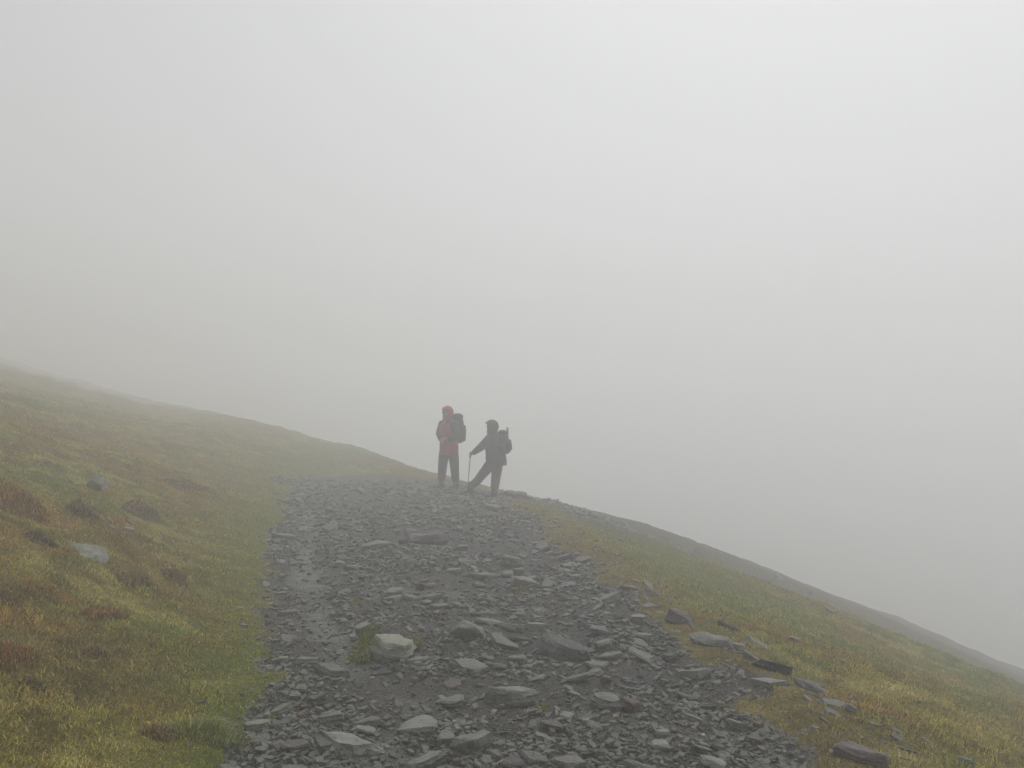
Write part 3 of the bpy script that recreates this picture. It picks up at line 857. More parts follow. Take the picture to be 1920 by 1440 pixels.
def gravel(n, name, tpl, near, far, s0, s1, label):
    """n chips joined into one mass"""
    th = RNG.uniform(-0.50, 0.50, n * 3)
    y = np.exp(RNG.uniform(math.log(near), math.log(far), n * 3))
    x = y * th
    ins = path_inside(x, y)
    td_ = poly_dist(x, y, TRACK) + 0.10 * fbm(x, y, 0.3, 2, 41)
    keep = (ins > -0.03 - np.where(x > 0, 0.9, 0.3) * RNG.random(n * 3) ** 6)
    keep &= (td_ > 0.15) | (RNG.random(n * 3) < 0.38)
    cl = fbm(x, y, 0.7, 3, 44)
    el, er = e_left(y), e_right(y)
    u = (x - el) / np.maximum(er - el, 0.5)
    keep &= RNG.random(n * 3) < np.clip(0.35 + 0.9 * np.abs(u - 0.45) + 1.1 * cl, 0.12, 1)
    x, y = x[keep][:n], y[keep][:n]
    z = terrain(x, y) - 0.013
    n = len(x)
    s = (s0 + s1 * RNG.random(n) ** 2.6) * (1 + 0.13 * np.maximum(y - 4, 0))
    pick = RNG.integers(0, len(tpl), n)
    yaw = RNG.uniform(0, 2 * math.pi, n)
    tx, ty = RNG.normal(0, 0.25, n), RNG.normal(0, 0.25, n)
    VV, LL, off = [], [], 0
    for k, (vs, fs) in enumerate(tpl):
        idx = np.nonzero(pick == k)[0]
        if len(idx) == 0:
            continue
        c, s_ = np.cos(yaw[idx])[:, None], np.sin(yaw[idx])[:, None]
        px, py, pz = vs[:, 0][None], vs[:, 1][None], vs[:, 2][None]
        qx, qy = px * c - py * s_, px * s_ + py * c
        qz = pz + qx * tx[idx][:, None] + qy * ty[idx][:, None]
        S = s[idx][:, None]
        P = np.stack([x[idx][:, None] + qx * S, y[idx][:, None] + qy * S, z[idx][:, None] + (qz + 0.10) * S], -1)
        VV.append(P.reshape(-1, 3))
        LL.append((fs[None] + (off + np.arange(len(idx)) * len(vs))[:, None, None]).reshape(-1, 3))
        off += P.shape[0] * P.shape[1]
    VV, LL = np.concatenate(VV), np.concatenate(LL)
    me = mesh_np(name, VV, LL.ravel(), np.arange(len(LL)) * 3, np.full(len(LL), 3), False)
    return link(name, me, 'slate_gravel', kind='stuff', label=label)
gravel(28000, 'gravel', RAW, 2.9, 19.5, 0.009, 0.042, 'small broken slate chips covering the path')
gravel(42000, 'grit_gravel', GRIT, 2.9, 9.5, 0.005, 0.010, 'fine slate grit between the chips of the path')

# ------------------------------------------------------------------ grass
def blades(x, y, z, length, width, lean_dir, lean, tint, nrm=None):
    """bent strips: two quads' worth of blade each, returned as arrays"""
    n = len(x)
    az = RNG.uniform(0, 2 * math.pi, n)
    wx, wy = np.cos(az) * width * 0.5, np.sin(az) * width * 0.5
    lx, ly = np.cos(lean_dir) * lean, np.sin(lean_dir) * lean
    up1 = np.sqrt(np.clip(1 - (lean * 0.5) ** 2, 0.1, 1))
    p0 = np.stack([x, y, z - 0.006], -1)
    p1 = p0 + np.stack([lx * 0.35 * length, ly * 0.35 * length, up1 * 0.6 * length], -1)
    p2 = p0 + np.stack([lx * 1.0 * length, ly * 1.0 * length, up1 * 0.95 * length * np.sqrt(np.clip(1 - lean ** 2, 0.12, 1))], -1)
    W = np.stack([wx, wy, np.zeros(n)], -1)
    VV = np.stack([p0 - W, p0 + W, p1 - W * 0.8, p1 + W * 0.8, p2], 1).reshape(-1, 3)
    b0 = (np.arange(n) * 5)[:, None]
    F = np.concatenate([b0 + np.array([[0, 1, 3]]), b0 + np.array([[0, 3, 2]]), b0 + np.array([[2, 3, 4]])], 1).reshape(-1, 3)
    shade = np.repeat(tint[:, None, :], 5, 1)
    return VV, F, shade.reshape(-1, 3)

def leafy(name, parts, mat='grass_blade'):
    VV, FF_, CC, off = [], [], [], 0
    for v, f, c in parts:
        VV.append(v); FF_.append(f + off); CC.append(c); off += len(v)
    VV, FF_, CC = np.concatenate(VV), np.concatenate(FF_), np.concatenate(CC)
    me = mesh_np(name, VV, FF_.ravel(), np.arange(len(FF_)) * 3, np.full(len(FF_), 3), True)
    add_color(me, 'tint', CC)
    me.materials.append(MATS[mat])
    return me

def jitter(col, amt=0.36):
    n = len(col)
    k = np.exp(RNG.normal(0, amt, n))[:, None]
    hue = 1 + RNG.normal(0, 0.10, (n, 3))
    out = col * k * hue
    pale = RNG.random(n) < 0.09
    out[pale] = STRAW * RNG.uniform(0.8, 1.5, (pale.sum(), 1))
    dark = RNG.random(n) < 0.14
    out[dark] *= 0.5
    return np.clip(out, 0.004, 0.6)

def grow(n, th0, th1, r0, r1):
    th = RNG.uniform(th0, th1, n)
    y = np.exp(RNG.uniform(math.log(r0), math.log(r1), n))
    x = y * th
    ins = path_inside(x, y)
    keep = ins < (-0.03 + 0.16 * RNG.random(n) ** 3)
    # thin, trodden turf near the margin on the downhill side
    uR = x - e_right(np.minimum(y, 19))
    worn = np.exp(-((uR - 0.10) / 0.25) ** 2)
    keep &= ~((uR > 0) & (RNG.random(n) < 0.28 * worn * (fbm(x, y, 0.3, 2, 38) > -0.1)))
    for (a_, b_, c_) in OCC[:130]:
        keep &= ((x - a_) ** 2 + (y - b_) ** 2) > (c_ * 0.8) ** 2
    x, y = x[keep], y[keep]
    z = terrain(x, y)
    n = len(x)
    tuft = fbm(x, y, 0.28, 2, 51)
    edge = np.clip(-path_inside(x, y) / 0.5, 0.25, 1)
    L = (0.020 + 0.026 * RNG.random(n) + 0.045 * np.clip(tuft, 0, 1) ** 1.5) * (0.5 + 0.5 * edge)
    longer = RNG.random(n) < 0.012
    L[longer] *= 2.2
    Wd = (0.0026 + 0.0016 * RNG.random(n)) * (1 + 0.16 * np.maximum(y - 3.5, 0))
    dirn = RNG.normal(-0.7, 1.6, n)
    lean = np.clip(RNG.normal(0.78, 0.2, n), 0.15, 0.98)
    return blades(x, y, z, L, Wd, dirn, lean, jitter(turf_tint(x, y) * np.where(x[:, None] > 0, np.array([[1.48, 1.42, 1.25]]), np.array([[1.74, 1.62, 1.27]]))))

gme = leafy('grass', [grow(200000, -0.74, -0.06, 2.5, 24), grow(120000, 0.0, 0.74, 3.2, 20)])
link('grass', gme, kind='stuff', label='short olive and rust hill grass covering both slopes')

# moss on and beside stones in the path
def moss_spot(px, py, wpx, hpx, n, base, length):
    x0, y0, z0 = hit(px, py)
    a_ = RNG.uniform(0, 2 * math.pi, n); r = np.sqrt(RNG.random(n))
    w, h = wpx * y0 / FPX * 0.5, hpx * y0 / FPX * 0.5 * (y0 / 1.5) * 0.75
    x = x0 + np.cos(a_) * r * w; y = y0 + np.sin(a_) * r * h
    k = fbm(x, y, 0.15, 2, 61) + 0.9 - r > 0.15
    x, y = x[k], y[k]; n = len(x)
    return blades(x, y, terrain(x, y) - 0.012, RNG.uniform(0.5, 1.1, n) * length, np.full(n, 0.0042) * (1 + 0.1 * max(0, y0 - 4)), RNG.uniform(0, 6.3, n), RNG.uniform(0.2, 0.9, n), jitter(np.tile(np.array(base), (n, 1)), 0.3))
MG, MY = (0.190, 0.220, 0.045), (0.21, 0.19, 0.05)
mme = leafy('moss', [moss_spot(690, 1206, 66, 54, 7500, MG, 0.045), moss_spot(775, 1204, 34, 22, 1300, MG, 0.03), moss_spot(668, 1128, 64, 16, 1800, MY, 0.025),
                     moss_spot(640, 1056, 34, 14, 800, MY, 0.03), moss_spot(985, 1103, 52, 16, 1300, MY, 0.025), moss_spot(900, 1422, 44, 12, 900, MY, 0.018),
                     moss_spot(1014, 1322, 34, 18, 700, MY, 0.016), moss_spot(935, 985, 60, 16, 900, MY, 0.03), moss_spot(850, 1048, 30, 8, 400, MY, 0.02),
                     moss_spot(508, 1346, 18, 14, 300, MG, 0.02), moss_spot(822, 1416, 24, 12, 250, MG, 0.016)])
link('moss', mme, kind='stuff', label='yellow-green moss patches between the stones of the path')

# the single green tuft by the lower left of the path, and heather clumps
def grass_tuft(label, px, py, wpx, n, length, base):
    x0, y0, z0 = hit(px, py)
    r = wpx * y0 / FPX * 0.5
    root = thing('grass_tuft', label, 'grass tuft', (x0, y0, z0))
    a_ = RNG.uniform(0, 2 * math.pi, n); q = np.sqrt(RNG.random(n))
    lob = 1 + 0.35 * np.sin(a_ * 2 + 1) + 0.2 * np.sin(a_ * 5)
    x = np.cos(a_) * q * r * 0.8 * lob; y = np.sin(a_) * q * r * 0.75 * lob
    z = terrain(x + x0, y + y0) - z0
    L = length * RNG.uniform(0.3, 1.15, n) * (1.0 - 0.3 * q)
    dirn = np.arctan2(np.sin(a_) * q - 0.1, np.cos(a_) * q + 0.55) + RNG.normal(0, 0.45, n)
    v, f, c = blades(x, y, z, L, RNG.uniform(0.002, 0.0042, n), dirn, np.clip(0.42 + 0.4 * q + RNG.normal(0, 0.16, n), 0.05, 0.97), jitter(np.tile(np.array(base), (n, 1)), 0.34))
    link('leaves', leafy('leaves', [(v, f, c)]), parent=root)
    return root

def heather(label, px, py, wpx, n, height, base, group):
    """a low springy cushion: short sprigs through the volume of an uneven dome, woody stems below"""
    x0, y0, z0 = hit(px, py)
    r = wpx * y0 / FPX * 0.5
    root = thing('heather_clump', label, 'heather', (x0, y0, z0), group)
    a_ = RNG.uniform(0, 2 * math.pi, n); q = RNG.random(n) ** 0.55
    lob = 1 + 0.30 * np.sin(a_ * 2 + px) + 0.18 * np.sin(a_ * 3 + py) + 0.10 * np.sin(a_ * 7)
    x = np.cos(a_) * q * r * lob; y = np.sin(a_) * q * r * 1.1 * lob
    g = terrain(x + x0, y + y0) - z0
    dome = height * np.clip(1 - q ** 2.2, 0, 1) * (0.75 + 0.5 * fbm(x + x0, y + y0, 0.12, 2, 71))
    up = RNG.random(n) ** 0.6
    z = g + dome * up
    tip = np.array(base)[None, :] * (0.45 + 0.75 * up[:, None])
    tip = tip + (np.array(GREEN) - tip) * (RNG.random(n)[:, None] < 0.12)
    L = RNG.uniform(0.018, 0.045, n)
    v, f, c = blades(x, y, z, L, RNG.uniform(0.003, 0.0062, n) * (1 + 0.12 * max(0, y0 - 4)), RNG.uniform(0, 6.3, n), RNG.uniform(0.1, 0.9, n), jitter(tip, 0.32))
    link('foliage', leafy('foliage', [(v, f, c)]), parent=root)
    k = 40
    a_ = RNG.uniform(0, 2 * math.pi, k); q = np.sqrt(RNG.random(k))
    x = np.cos(a_) * q * r * 0.6; y = np.sin(a_) * q * r * 0.6
    g = terrain(x + x0, y + y0) - z0
    v, f, c = blades(x, y, g, height * RNG.uniform(0.6, 1.0, k), np.full(k, 0.0045), a_, RNG.uniform(0.1, 0.7, k), jitter(np.tile(np.array((0.035, 0.024, 0.018)), (k, 1)), 0.2))
    link('stems', leafy('stems', [(v, f, c)]), parent=root, kind='stuff')
    return root

grass_tuft('bright green tuft of long fine grass beside the path edge', 384, 1378, 125, 900, 0.11, (0.235, 0.265, 0.066))
H = 'heather clumps on the left slope'
RU, DK, PU = (0.330, 0.175, 0.062), (0.185, 0.140, 0.066), (0.250, 0.165, 0.080)
for (px, py, w, n, L, base, lb) in [
        (30, 950, 110, 5200, 0.16, RU, 'broad rust-brown heather clump at the left edge below the lone boulder'),
        (152, 962, 44, 1400, 0.10, DK, 'dark narrow heather clump under the lone pale boulder'),
        (262, 962, 74, 2000, 0.10, PU, 'dark purplish heather strip right of the lone pale boulder'),
        (75, 1010, 44, 1200, 0.06, DK, 'small dark heather clump left of the pale bedrock hump'),
        (250, 1092, 66, 2400, 0.08, PU, 'dull brown heather clump below the pale bedrock hump'),
        (195, 1162, 60, 3000, 0.09, RU, 'red-tipped dark heather clump in the middle of the left slope'),
        (12, 1128, 44, 1500, 0.07, PU, 'dark reddish heather at the left edge above mid slope'),
        (18, 1240, 84, 4000, 0.09, RU, 'fiery rust heather clump at the left edge, lower slope'),
        (172, 1232, 42, 1500, 0.05, PU, 'little brown heather tuft below the red-tipped clump'),
        (62, 1290, 36, 1200, 0.04, DK, 'dark hole-like heather tuft under the fiery clump'),
        (297, 1378, 50, 1500, 0.03, (0.29, 0.20, 0.09), 'dry brown heather tuft left of the bright green tuft'),
        (330, 1085, 50, 1600, 0.06, PU, 'faded brown heather clump right of the bedrock hump'),
        (345, 915, 70, 1400, 0.10, PU, 'misty brown heather clump high on the left slope')]:
    heather(lb, px, py, w, n, L, base, H)

# ------------------------------------------------------------------ the two walkers
def loft(name, rings, seg=14, cap=True):
    """rings: (centre, side vector, front vector) - a closed smooth tube through ellipses"""
    vs, fs = [], []
    for c, a_, b_ in rings:
        c, a_, b_ = Vector(c), Vector(a_), Vector(b_)
        for i in range(seg):
            q = 2 * math.pi * i / seg
            vs.append(c + a_ * math.cos(q) + b_ * math.sin(q))
    for k in range(len(rings) - 1):
        for i in range(seg):
            j = (i + 1) % seg
            fs.append((k * seg + i, k * seg + j, (k + 1) * seg + j, (k + 1) * seg + i))
    if cap:
        fs.append(tuple(range(seg - 1, -1, -1)))
        fs.append(tuple(range((len(rings) - 1) * seg, len(rings) * seg)))
    me = bpy.data.meshes.new(name)
    me.from_pydata([v[:] for v in vs], [], fs)
    bm = bmesh.new(); bm.from_mesh(me)
    bmesh.ops.recalc_face_normals(bm, faces=bm.faces)
    bm.to_mesh(me); bm.free()
    for p in me.polygons:
        p.use_smooth = True
    return me

def tube(name, pts, radii, seg=12, squash=1.0):
    pts = [Vector(p) for p in pts]
    rings = []
    a_ = None
    for i, p in enumerate(pts):
        d = (pts[min(i + 1, len(pts) - 1)] - pts[max(i - 1, 0)]).normalized()
        if a_ is None:
            a_ = d.cross(Vector((0, 0, 1)) if abs(d.z) < 0.9 else Vector((0, 1, 0))).normalized()
        a_ = (a_ - d * a_.dot(d)).normalized(); b_ = d.cross(a_).normalized()
        rings.append((p, a_ * radii[i], b_ * radii[i] * squash))
    return loft(name, rings, seg)

def join_meshes(name, meshes):
    bm = bmesh.new()
    for m_ in meshes:
        bm.from_mesh(m_)
    me = bpy.data.meshes.new(name)
    bm.to_mesh(me); bm.free()
    for m_ in meshes:
        bpy.data.meshes.remove(m_)
    for p in me.polygons:
        p.use_smooth = True
    return me

def skin_mesh(name, pts, edges, radii, root, mat, parent, subsurf=2):
    me = bpy.data.meshes.new(name)
    me.from_pydata([Vector(p)[:] for p in pts], edges, [])
    me.update()
    o = link(name, me, mat, parent)
    md = o.modifiers.new('skin', 'SKIN')
    md.use_smooth_shade = True
    sv = me.skin_vertices[0].data
    for i, r in enumerate(radii):
        sv[i].radius = (r, r) if not isinstance(r, tuple) else r
        sv[i].use_root = (i == root)
    s = o.modifiers.new('smooth', 'SUBSURF'); s.levels = subsurf; s.render_levels = subsurf
    return o

def hand_nodes(pts, edges, radii, wrist_i, d, side, palm):
    """adds a palm, four bent fingers and a thumb; d: forearm direction, side: thumb side, palm: palm normal"""
    d, side, palm = Vector(d).normalized(), Vector(side).normalized(), Vector(palm).normalized()
    w = Vector(pts[wrist_i])
    def add(p, r, to):
        pts.append(p); radii.append(r); edges.append((to, len(pts) - 1)); return len(pts) - 1
    pa = add(w + d * 0.05, 0.030, wrist_i)
    for k, ln in zip((-1.5, -0.5, 0.5, 1.5), (0.062, 0.076, 0.080, 0.072)):
        b0 = add(w + d * 0.085 - side * k * 0.019, 0.0105, pa)
        b1 = add(Vector(pts[b0]) + (d * 0.75 + palm * 0.66) * ln * 0.5, 0.0095, b0)
        add(Vector(pts[b1]) + (d * -0.1 + palm * 0.99) * ln * 0.55, 0.008, b1)
    t0 = add(w + d * 0.035 + side * 0.032, 0.012, pa)
    add(Vector(pts[t0]) + (d * 0.7 + side * 0.35 + palm * 0.6) * 0.045, 0.010, t0)

def make_boot(parent, ankle, toe_dir, ground_n):
    a_ = Vector(ankle); f = Vector(toe_dir); f.z = 0; f.normalize()
    up = Vector((0, 0, 1)); s = f.cross(up)
    b0 = a_ - up * 0.10
    rings = []
    for (fw, h, wd, hh) in ((-0.085, 0.045, 0.030, 0.040), (-0.06, 0.055, 0.045, 0.055), (0.0, 0.06, 0.050, 0.060), (0.07, 0.05, 0.052, 0.048), (0.14, 0.038, 0.052, 0.036), (0.19, 0.03, 0.040, 0.028), (0.21, 0.028, 0.02, 0.016)):
        rings.append((b0 + f * fw + up * h, s * wd, up * hh))
    foot = loft('foot', rings)
    shaft = tube('shaft', [b0 + up * 0.06, b0 + up * 0.12, b0 + up * 0.27], [0.058, 0.060, 0.068])
    o = link('boot', join_meshes('boot', [foot, shaft]), 'leather', parent)
    sole = loft('sole', [(b0 + f * fw + up * 0.012, s * wd, up * 0.014) for fw, wd in ((-0.09, 0.03), (-0.06, 0.05), (0.07, 0.058), (0.15, 0.056), (0.205, 0.03))])
    link('sole', sole, 'rubber', o)
    return o

def backpack(label, base, back, side, up, w, dpt, h, mat, pocket_mat, parentname='backpack'):
    """base: lower middle of the panel that lies against the wearer; back: outward direction"""
    base, back, side, up = Vector(base), Vector(back).normalized(), Vector(side).normalized(), Vector(up).normalized()
    root = thing('backpack', label, 'backpack', base[:])
    inv = -base
    def L(p): return Vector(p) + inv
    rings = []
    for (k, ws, ds) in ((0.0, 0.45, 0.4), (0.025, 0.72, 0.68), (0.09, 0.93, 0.92), (0.22, 1.02, 1.04), (0.5, 1.03, 1.0), (0.70, 0.96, 0.88), (0.82, 0.84, 0.76), (0.86, 0.78, 0.70)):
        c = base + up * h * k + back * dpt * 0.5
        rings.append((L(c), side * w * 0.5 * ws, back * dpt * 0.5 * ds))
    link('pack_body', loft('pack_body', rings, 18), mat, root)
    rings = []
    for (k, s_) in ((0.84, 0.72), (0.865, 0.90), (0.90, 0.92), (0.95, 0.80), (0.985, 0.55), (1.0, 0.25)):
        c = base + up * h * k + back * dpt * 0.45
        rings.append((L(c), side * w * 0.5 * s_, back * dpt * 0.52 * s_))
    link('lid', loft('lid', rings, 18), mat, root)
    for sg in (-1, 1):
        c = base + side * sg * w * 0.5 + back * dpt * 0.5
        rings = [(L(c + up * h * k), side * 0.045 * q, back * dpt * 0.36 * q) for k, q in ((0.06, 0.5), (0.09, 1), (0.34, 1.05), (0.40, 0.9), (0.41, 0.4))]
        link('side_pocket', loft('side_pocket', rings), pocket_mat, root)
        f = -back
        pts = [base + side * sg * 0.10 + up * h * 0.80, base + side * sg * 0.13 + up * h * 0.86 + f * 0.10, base + side * sg * 0.14 + up * h * 0.72 + f * 0.24,
               base + side * sg * 0.14 + up * h * 0.48 + f * 0.26, base + side * sg * 0.17 + up * h * 0.25 + f * 0.14, base + side * sg * 0.16 + up * h * 0.12]
        link('shoulder_strap', tube('shoulder_strap', [L(p) for p in pts], [0.02, 0.026, 0.028, 0.026, 0.018, 0.014], 10, 0.5), pocket_mat, root)
    f = -back
    ring = [base + up * 0.06 + side * 0.19 * math.cos(q) + f * (0.12 + 0.17 * math.sin(q)) for q in np.linspace(-1.2, math.pi + 1.2, 16)]
    link('hip_belt', tube('hip_belt', [L(p) for p in ring], [0.028] * 16, 8, 0.5), pocket_mat, root)
    c = base + up * h * 0.42 + back * dpt * 0.98
    rings = [(L(c + up * h * k), side * w * 0.36 * q, back * 0.05 * q) for k, q in ((-0.26, 0.5), (-0.23, 1), (0.0, 1.05), (0.16, 0.9), (0.19, 0.4))]
    link('front_pocket', loft('front_pocket', rings), pocket_mat, root)
    return root

def pole(label, top, tip, grip=0.13):
    top, tip = Vector(top), Vector(tip)
    root = thing('trekking_pole', label, 'trekking pole', tip[:])
    d = (top - tip).normalized(); ln = (top - tip).length
    L = lambda k: d * k
    link('shaft', tube('shaft', [L(0.05), L(ln * 0.45), L(ln * 0.46), L(ln - grip)], [0.007, 0.007, 0.009, 0.009], 10), 'pole_metal', root)
    link('grip', tube('grip', [L(ln - grip), L(ln - grip + 0.02), L(ln - 0.05), L(ln - 0.015), L(ln)], [0.013, 0.017, 0.016, 0.020, 0.010], 10), 'rubber', root)
    link('basket', tube('basket', [L(0.065), L(0.07), L(0.078)], [0.012, 0.04, 0.012], 12), 'rubber', root)
    link('tip', tube('tip', [L(0.0), L(0.05)], [0.003, 0.006], 8), 'pole_metal', root)
    return root

def at_depth(px, py, depth):
    d = ray(px, py)
    k = depth / d[1]
    return Vector((d[0] * k, depth, EYE + d[2] * k))

def crop(cx, cy):
    return 760 + cx * 0.15625, 720 + cy * 0.15625

def hood_mesh(name, c, fwd, r=0.125, peak=0.035):
    """a jacket hood: ball round the head, open to the front under a stiff peak"""
    bm = bmesh.new()
    bmesh.ops.create_uvsphere(bm, u_segments=20, v_segments=14, radius=1.0)
    f = Vector(fwd).normalized(); up = Vector((0, 0, 1)); s = f.cross(up).normalized(); up = s.cross(f).normalized()
    dead = [fc for fc in bm.faces if fc.calc_center_median().x > 0.62 and -0.65 < fc.calc_center_median().z < 0.45]
    bmesh.ops.delete(bm, geom=dead, context='FACES')
    for v in bm.verts:
        x, y, z = v.co
        if z > 0.35 and x > 0.3:
            x += peak / r * (x - 0.3) * 1.3
        if z < -0.4:
            k = (-0.4 - z) / 0.6
            x *= 0.9 + 0.35 * k; y *= 1.0 + 0.45 * k; z -= 0.55 * k
        v.co = Vector(c) + f * (x * r * 1.05) + s * (y * r * 0.92) + up * (z * r * 1.12)
    me = bpy.data.meshes.new(name); bm.to_mesh(me); bm.free()
    for p in me.polygons:
        p.use_smooth = True
    return me

def walker(label, depth, fwd, J, mats, coat):
    """J: joints as image points on the crop with a depth offset (metres, + = away)"""
    P = {k: at_depth(*crop(v[0], v[1]), depth + v[2]) for k, v in J.items()}
    f = Vector((fwd[0], fwd[1], 0)).normalized(); side = f.cross(Vector((0, 0, 1)))
    # set the feet on the ground
    for k in ('ankle_l', 'ankle_r'):
        sx, sy, sz = hit(*crop(J[k][0], J[k][1] + 42))
        sy2 = min(max(sy, depth - 0.45), depth + 0.40)      # keep the stride within reach
        sx, sy = sx * sy2 / sy, sy2
        P[k] = Vector((sx, sy, float(terrain(sx, sy)) + 0.095))
    base = (P['ankle_l'] + P['ankle_r']) / 2; base.z = min(P['ankle_l'].z, P['ankle_r'].z) - 0.095
    root = thing('person', label, 'person', base[:])
    P = {k: v - base for k, v in P.items()}
    hip, chest, neck, head = P['hip'], P['chest'], P['neck'], P['head']
    # one continuous body
    pts, edges, radii = [], [], []
    def add(p, r, to=None):
        pts.append(Vector(p)); radii.append(r)
        if to is not None: edges.append((to, len(pts) - 1))
        return len(pts) - 1
    i_hip = add(hip, 0.12)
    i_ch = add(hip.lerp(chest, 0.6), 0.125, i_hip); i_c2 = add(chest, 0.125, i_ch)
    i_nk = add(neck, 0.055, i_c2)
    i_hd = add(head - Vector((0, 0, 0.03)) + f * 0.01, 0.082, i_nk); i_hc = add(head + Vector((0, 0, 0.06)), 0.078, i_hd)
    add(head + f * 0.112 + Vector((0, 0, -0.005)), 0.016, i_hd)
    add(head + f * 0.085 + Vector((0, 0, -0.085)), 0.03, i_hd)
    for q in 'lr':
        i0 = add(P['shoulder_' + q], 0.045, i_c2); i1 = add(P['elbow_' + q], 0.034, i0); i2 = add(P['wrist_' + q], 0.026, i1)
        d = (P['wrist_' + q] - P['elbow_' + q]).normalized()
        palm = Vector(J.get('palm_' + q, (0, 0, -1))) if ('palm_' + q) in J else -side * (1 if q == 'r' else -1)
        hand_nodes(pts, edges, radii, i2, d, Vector((0, 0, 1)), palm)
        k0 = add(P['leg_' + q], 0.095, i_hip); k1 = add(P['knee_' + q], 0.055, k0); k2 = add(P['ankle_' + q], 0.028, k1)
    skin_mesh('body', pts, edges, radii, 0, 'skin', root)
    # jacket
    up = (chest - hip).normalized(); sd = side
    hem = hip - up * coat['hem']
    R0 = coat['w']; D0 = coat['d']
    rings = [(hem, sd * R0 * 0.94, f * D0 * 1.02), (hip, sd * R0 * 1.0, f * D0 * 1.05), (hip.lerp(chest, 0.35), sd * R0 * 0.93, f * D0 * 1.0), (hip.lerp(chest, 0.7), sd * R0 * 1.02, f * D0 * 1.05),
             (chest, sd * R0 * 1.1, f * D0 * 1.0), (chest.lerp(neck, 0.45), sd * R0 * 0.92, f * D0 * 0.82), (chest.lerp(neck, 0.85), sd * 0.095, f * 0.10), (neck + Vector((0, 0, 0.02)), sd * 0.075, f * 0.085)]
    jk = link('jacket', loft('jacket', rings, 18), mats['jacket'], root)
    for q in 'lr':
        s0, e0, w0 = P['shoulder_' + q], P['elbow_' + q], P['wrist_' + q]
        inn = chest.lerp(neck, 0.25)
        sl = tube('sleeve', [inn.lerp(s0, 0.55), s0, s0.lerp(e0, 0.5), e0, e0.lerp(w0, 0.5), w0], [0.105, 0.104, 0.088, 0.080, 0.068, 0.050])
        link('sleeve', sl, mats['sleeve'], jk)
        cf = tube('cuff', [w0 + (e0 - w0) * 0.06, w0 - (e0 - w0).normalized() * 0.01], [0.047, 0.045])
        link('cuff', cf, mats['cuff'], jk)
    link('hood', hood_mesh('hood', head + Vector((0, 0, 0.02)), f, coat.get('hood', 0.13)), mats['hood'], jk)
    zp = tube('zip', [hem.lerp(hip, 0.3) + f * D0 * 1.05, hip.lerp(chest, 0.35) + f * D0 * 1.01, chest + f * D0 * 1.0, chest.lerp(neck, 0.8) + f * 0.105], [0.008] * 4, 6)
    link('zip', zp, mats['cuff'], jk)
    # trousers
    tp = [hip, P['leg_l'], P['leg_l'].lerp(P['knee_l'], 0.5), P['knee_l'], P['knee_l'].lerp(P['ankle_l'], 0.5), P['ankle_l'] + Vector((0, 0, 0.09)),
          P['leg_r'], P['leg_r'].lerp(P['knee_r'], 0.5), P['knee_r'], P['knee_r'].lerp(P['ankle_r'], 0.5), P['ankle_r'] + Vector((0, 0, 0.09)), hip + up * 0.12]
    te = [(0, 1), (1, 2), (2, 3), (3, 4), (4, 5), (0, 6), (6, 7), (7, 8), (8, 9), (9, 10), (0, 11)]
    skin_mesh('trousers', tp, te, [0.16, 0.130, 0.120, 0.104, 0.096, 0.088, 0.130, 0.120, 0.104, 0.096, 0.088, 0.15], 0, mats['trousers'], root)
    for q in 'lr':
        tdv = Vector(J['toe_' + q + '_dir']) if ('toe_' + q + '_dir') in J else f
        make_boot(root, P['ankle_' + q], tdv, None)
    return root, base, {k: v + base for k, v in P.items()}, f, side

class JD(dict):
    pass

# first walker: stands upright, red hood, turned to the left and a little towards the camera
D1 = 17.6
J1 = {'head': (508, 350, 0.0), 'neck': (525, 428, 0.02), 'chest': (520, 505, 0.0), 'hip': (524, 770, 0.0),
      'shoulder_l': (596, 492, -0.19), 'elbow_l': (616, 640, -0.27), 'wrist_l': (505, 660, -0.33),
      'shoulder_r': (446, 484, 0.17), 'elbow_r': (408, 600, 0.06), 'wrist_r': (428, 668, -0.14),
      'leg_l': (575, 815, -0.06), 'knee_l': (592, 1005, -0.06), 'ankle_l': (606, 1200, -0.03),
      'leg_r': (465, 815, 0.06), 'knee_r': (445, 1005, 0.05), 'ankle_r': (432, 1195, 0.08)}
f1 = (-0.80, -0.60)
p1, b1, W1, F1, S1 = walker('person in red hooded jacket standing upright, dark trousers, facing left', D1, f1, J1,
                            dict(jacket='red_fabric', sleeve='dark_fabric', cuff='red_fabric', hood='red_fabric', trousers='dark_fabric'), dict(w=0.235, d=0.190, hem=0.14))
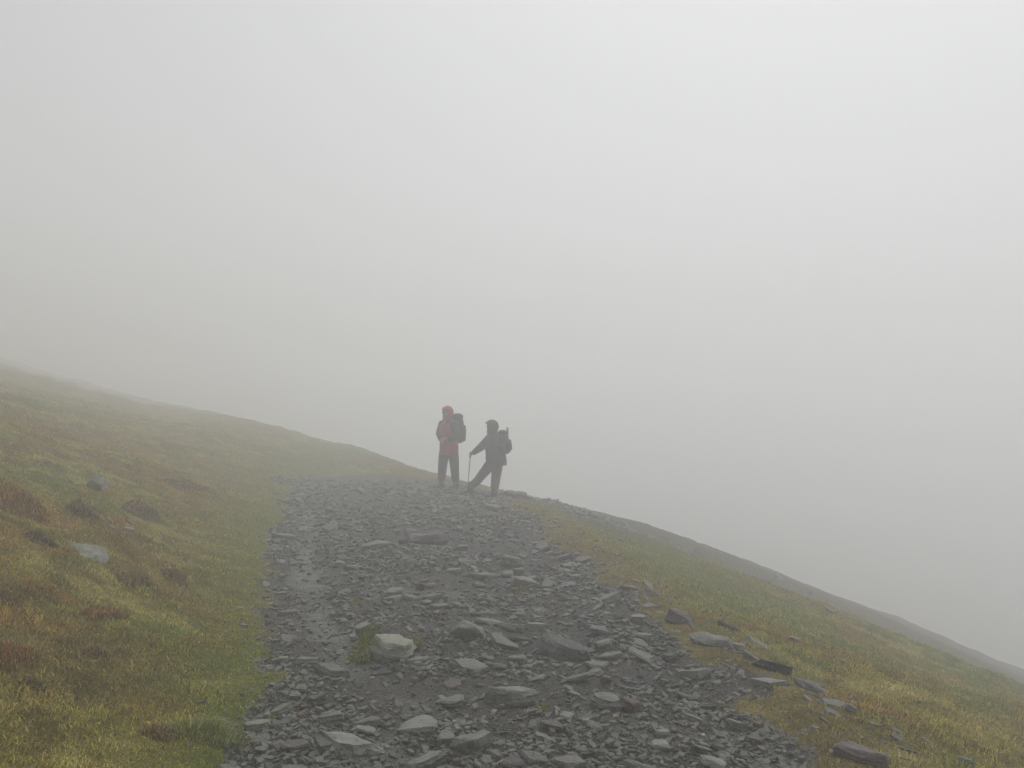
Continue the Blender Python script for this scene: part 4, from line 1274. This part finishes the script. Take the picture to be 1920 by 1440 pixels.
up1 = (W1['neck'] - W1['hip']).normalized()
bp = W1['hip'].lerp(W1['chest'], 0.22) - F1 * 0.11
backpack('tall dark rucksack worn by the person in the red hood', bp, -F1, S1, up1, 0.33, 0.25, 0.66, 'dark_fabric', 'black_fabric')

# second walker: dark clothes, leaning on a pole, one leg stretched out
D2 = 16.6
J2 = {'head': (1042, 525, 0.0), 'neck': (1058, 600, 0.0), 'chest': (1070, 680, 0.0), 'hip': (1090, 905, 0.02),
      'shoulder_l': (1010, 660, -0.16), 'elbow_l': (905, 760, -0.22), 'wrist_l': (815, 828, -0.20),
      'shoulder_r': (1100, 655, 0.16), 'elbow_r': (1085, 790, 0.24), 'wrist_r': (1030, 880, 0.18),
      'leg_l': (1110, 945, -0.08), 'knee_l': (1085, 1130, -0.12), 'ankle_l': (1066, 1330, -0.10),
      'leg_r': (1045, 945, 0.10), 'knee_r': (915, 1095, 0.42), 'ankle_r': (785, 1225, 0.85)}
f2 = (-0.95, 0.30)
p2, b2, W2, F2, S2 = walker('person in dark hooded coat leaning on a pole, one leg stretched out left', D2, f2, J2,
                            dict(jacket='olive_fabric', sleeve='dark_fabric', cuff='black_fabric', hood='olive_fabric', trousers='brown_fabric'), dict(w=0.250, d=0.205, hem=0.12, hood=0.134))
up2 = (W2['neck'] - W2['hip']).normalized()
bp2 = W2['hip'].lerp(W2['chest'], 0.30) - F2 * 0.12
backpack('flat brownish rucksack worn by the person in the dark hood', bp2, -F2, S2, up2, 0.35, 0.19, 0.50, 'maroon_fabric', 'dark_fabric')
hand = W2['wrist_l'] + (W2['wrist_l'] - W2['elbow_l']).normalized() * 0.075
tip = at_depth(*crop(742, 1235), D2 + 0.1)
tip.z = float(terrain(tip.x, tip.y))
dirp = (hand - tip).normalized()
pole('thin trekking pole planted on the ground under the hand of the dark-coated person', hand + dirp * 0.075, tip)
st = bp2 - F2 * 0.17 + S2 * 0.02
pole('stowed pole sticking up from the brownish rucksack', st + up2 * 0.55 - F2 * 0.02, st + up2 * 0.02)
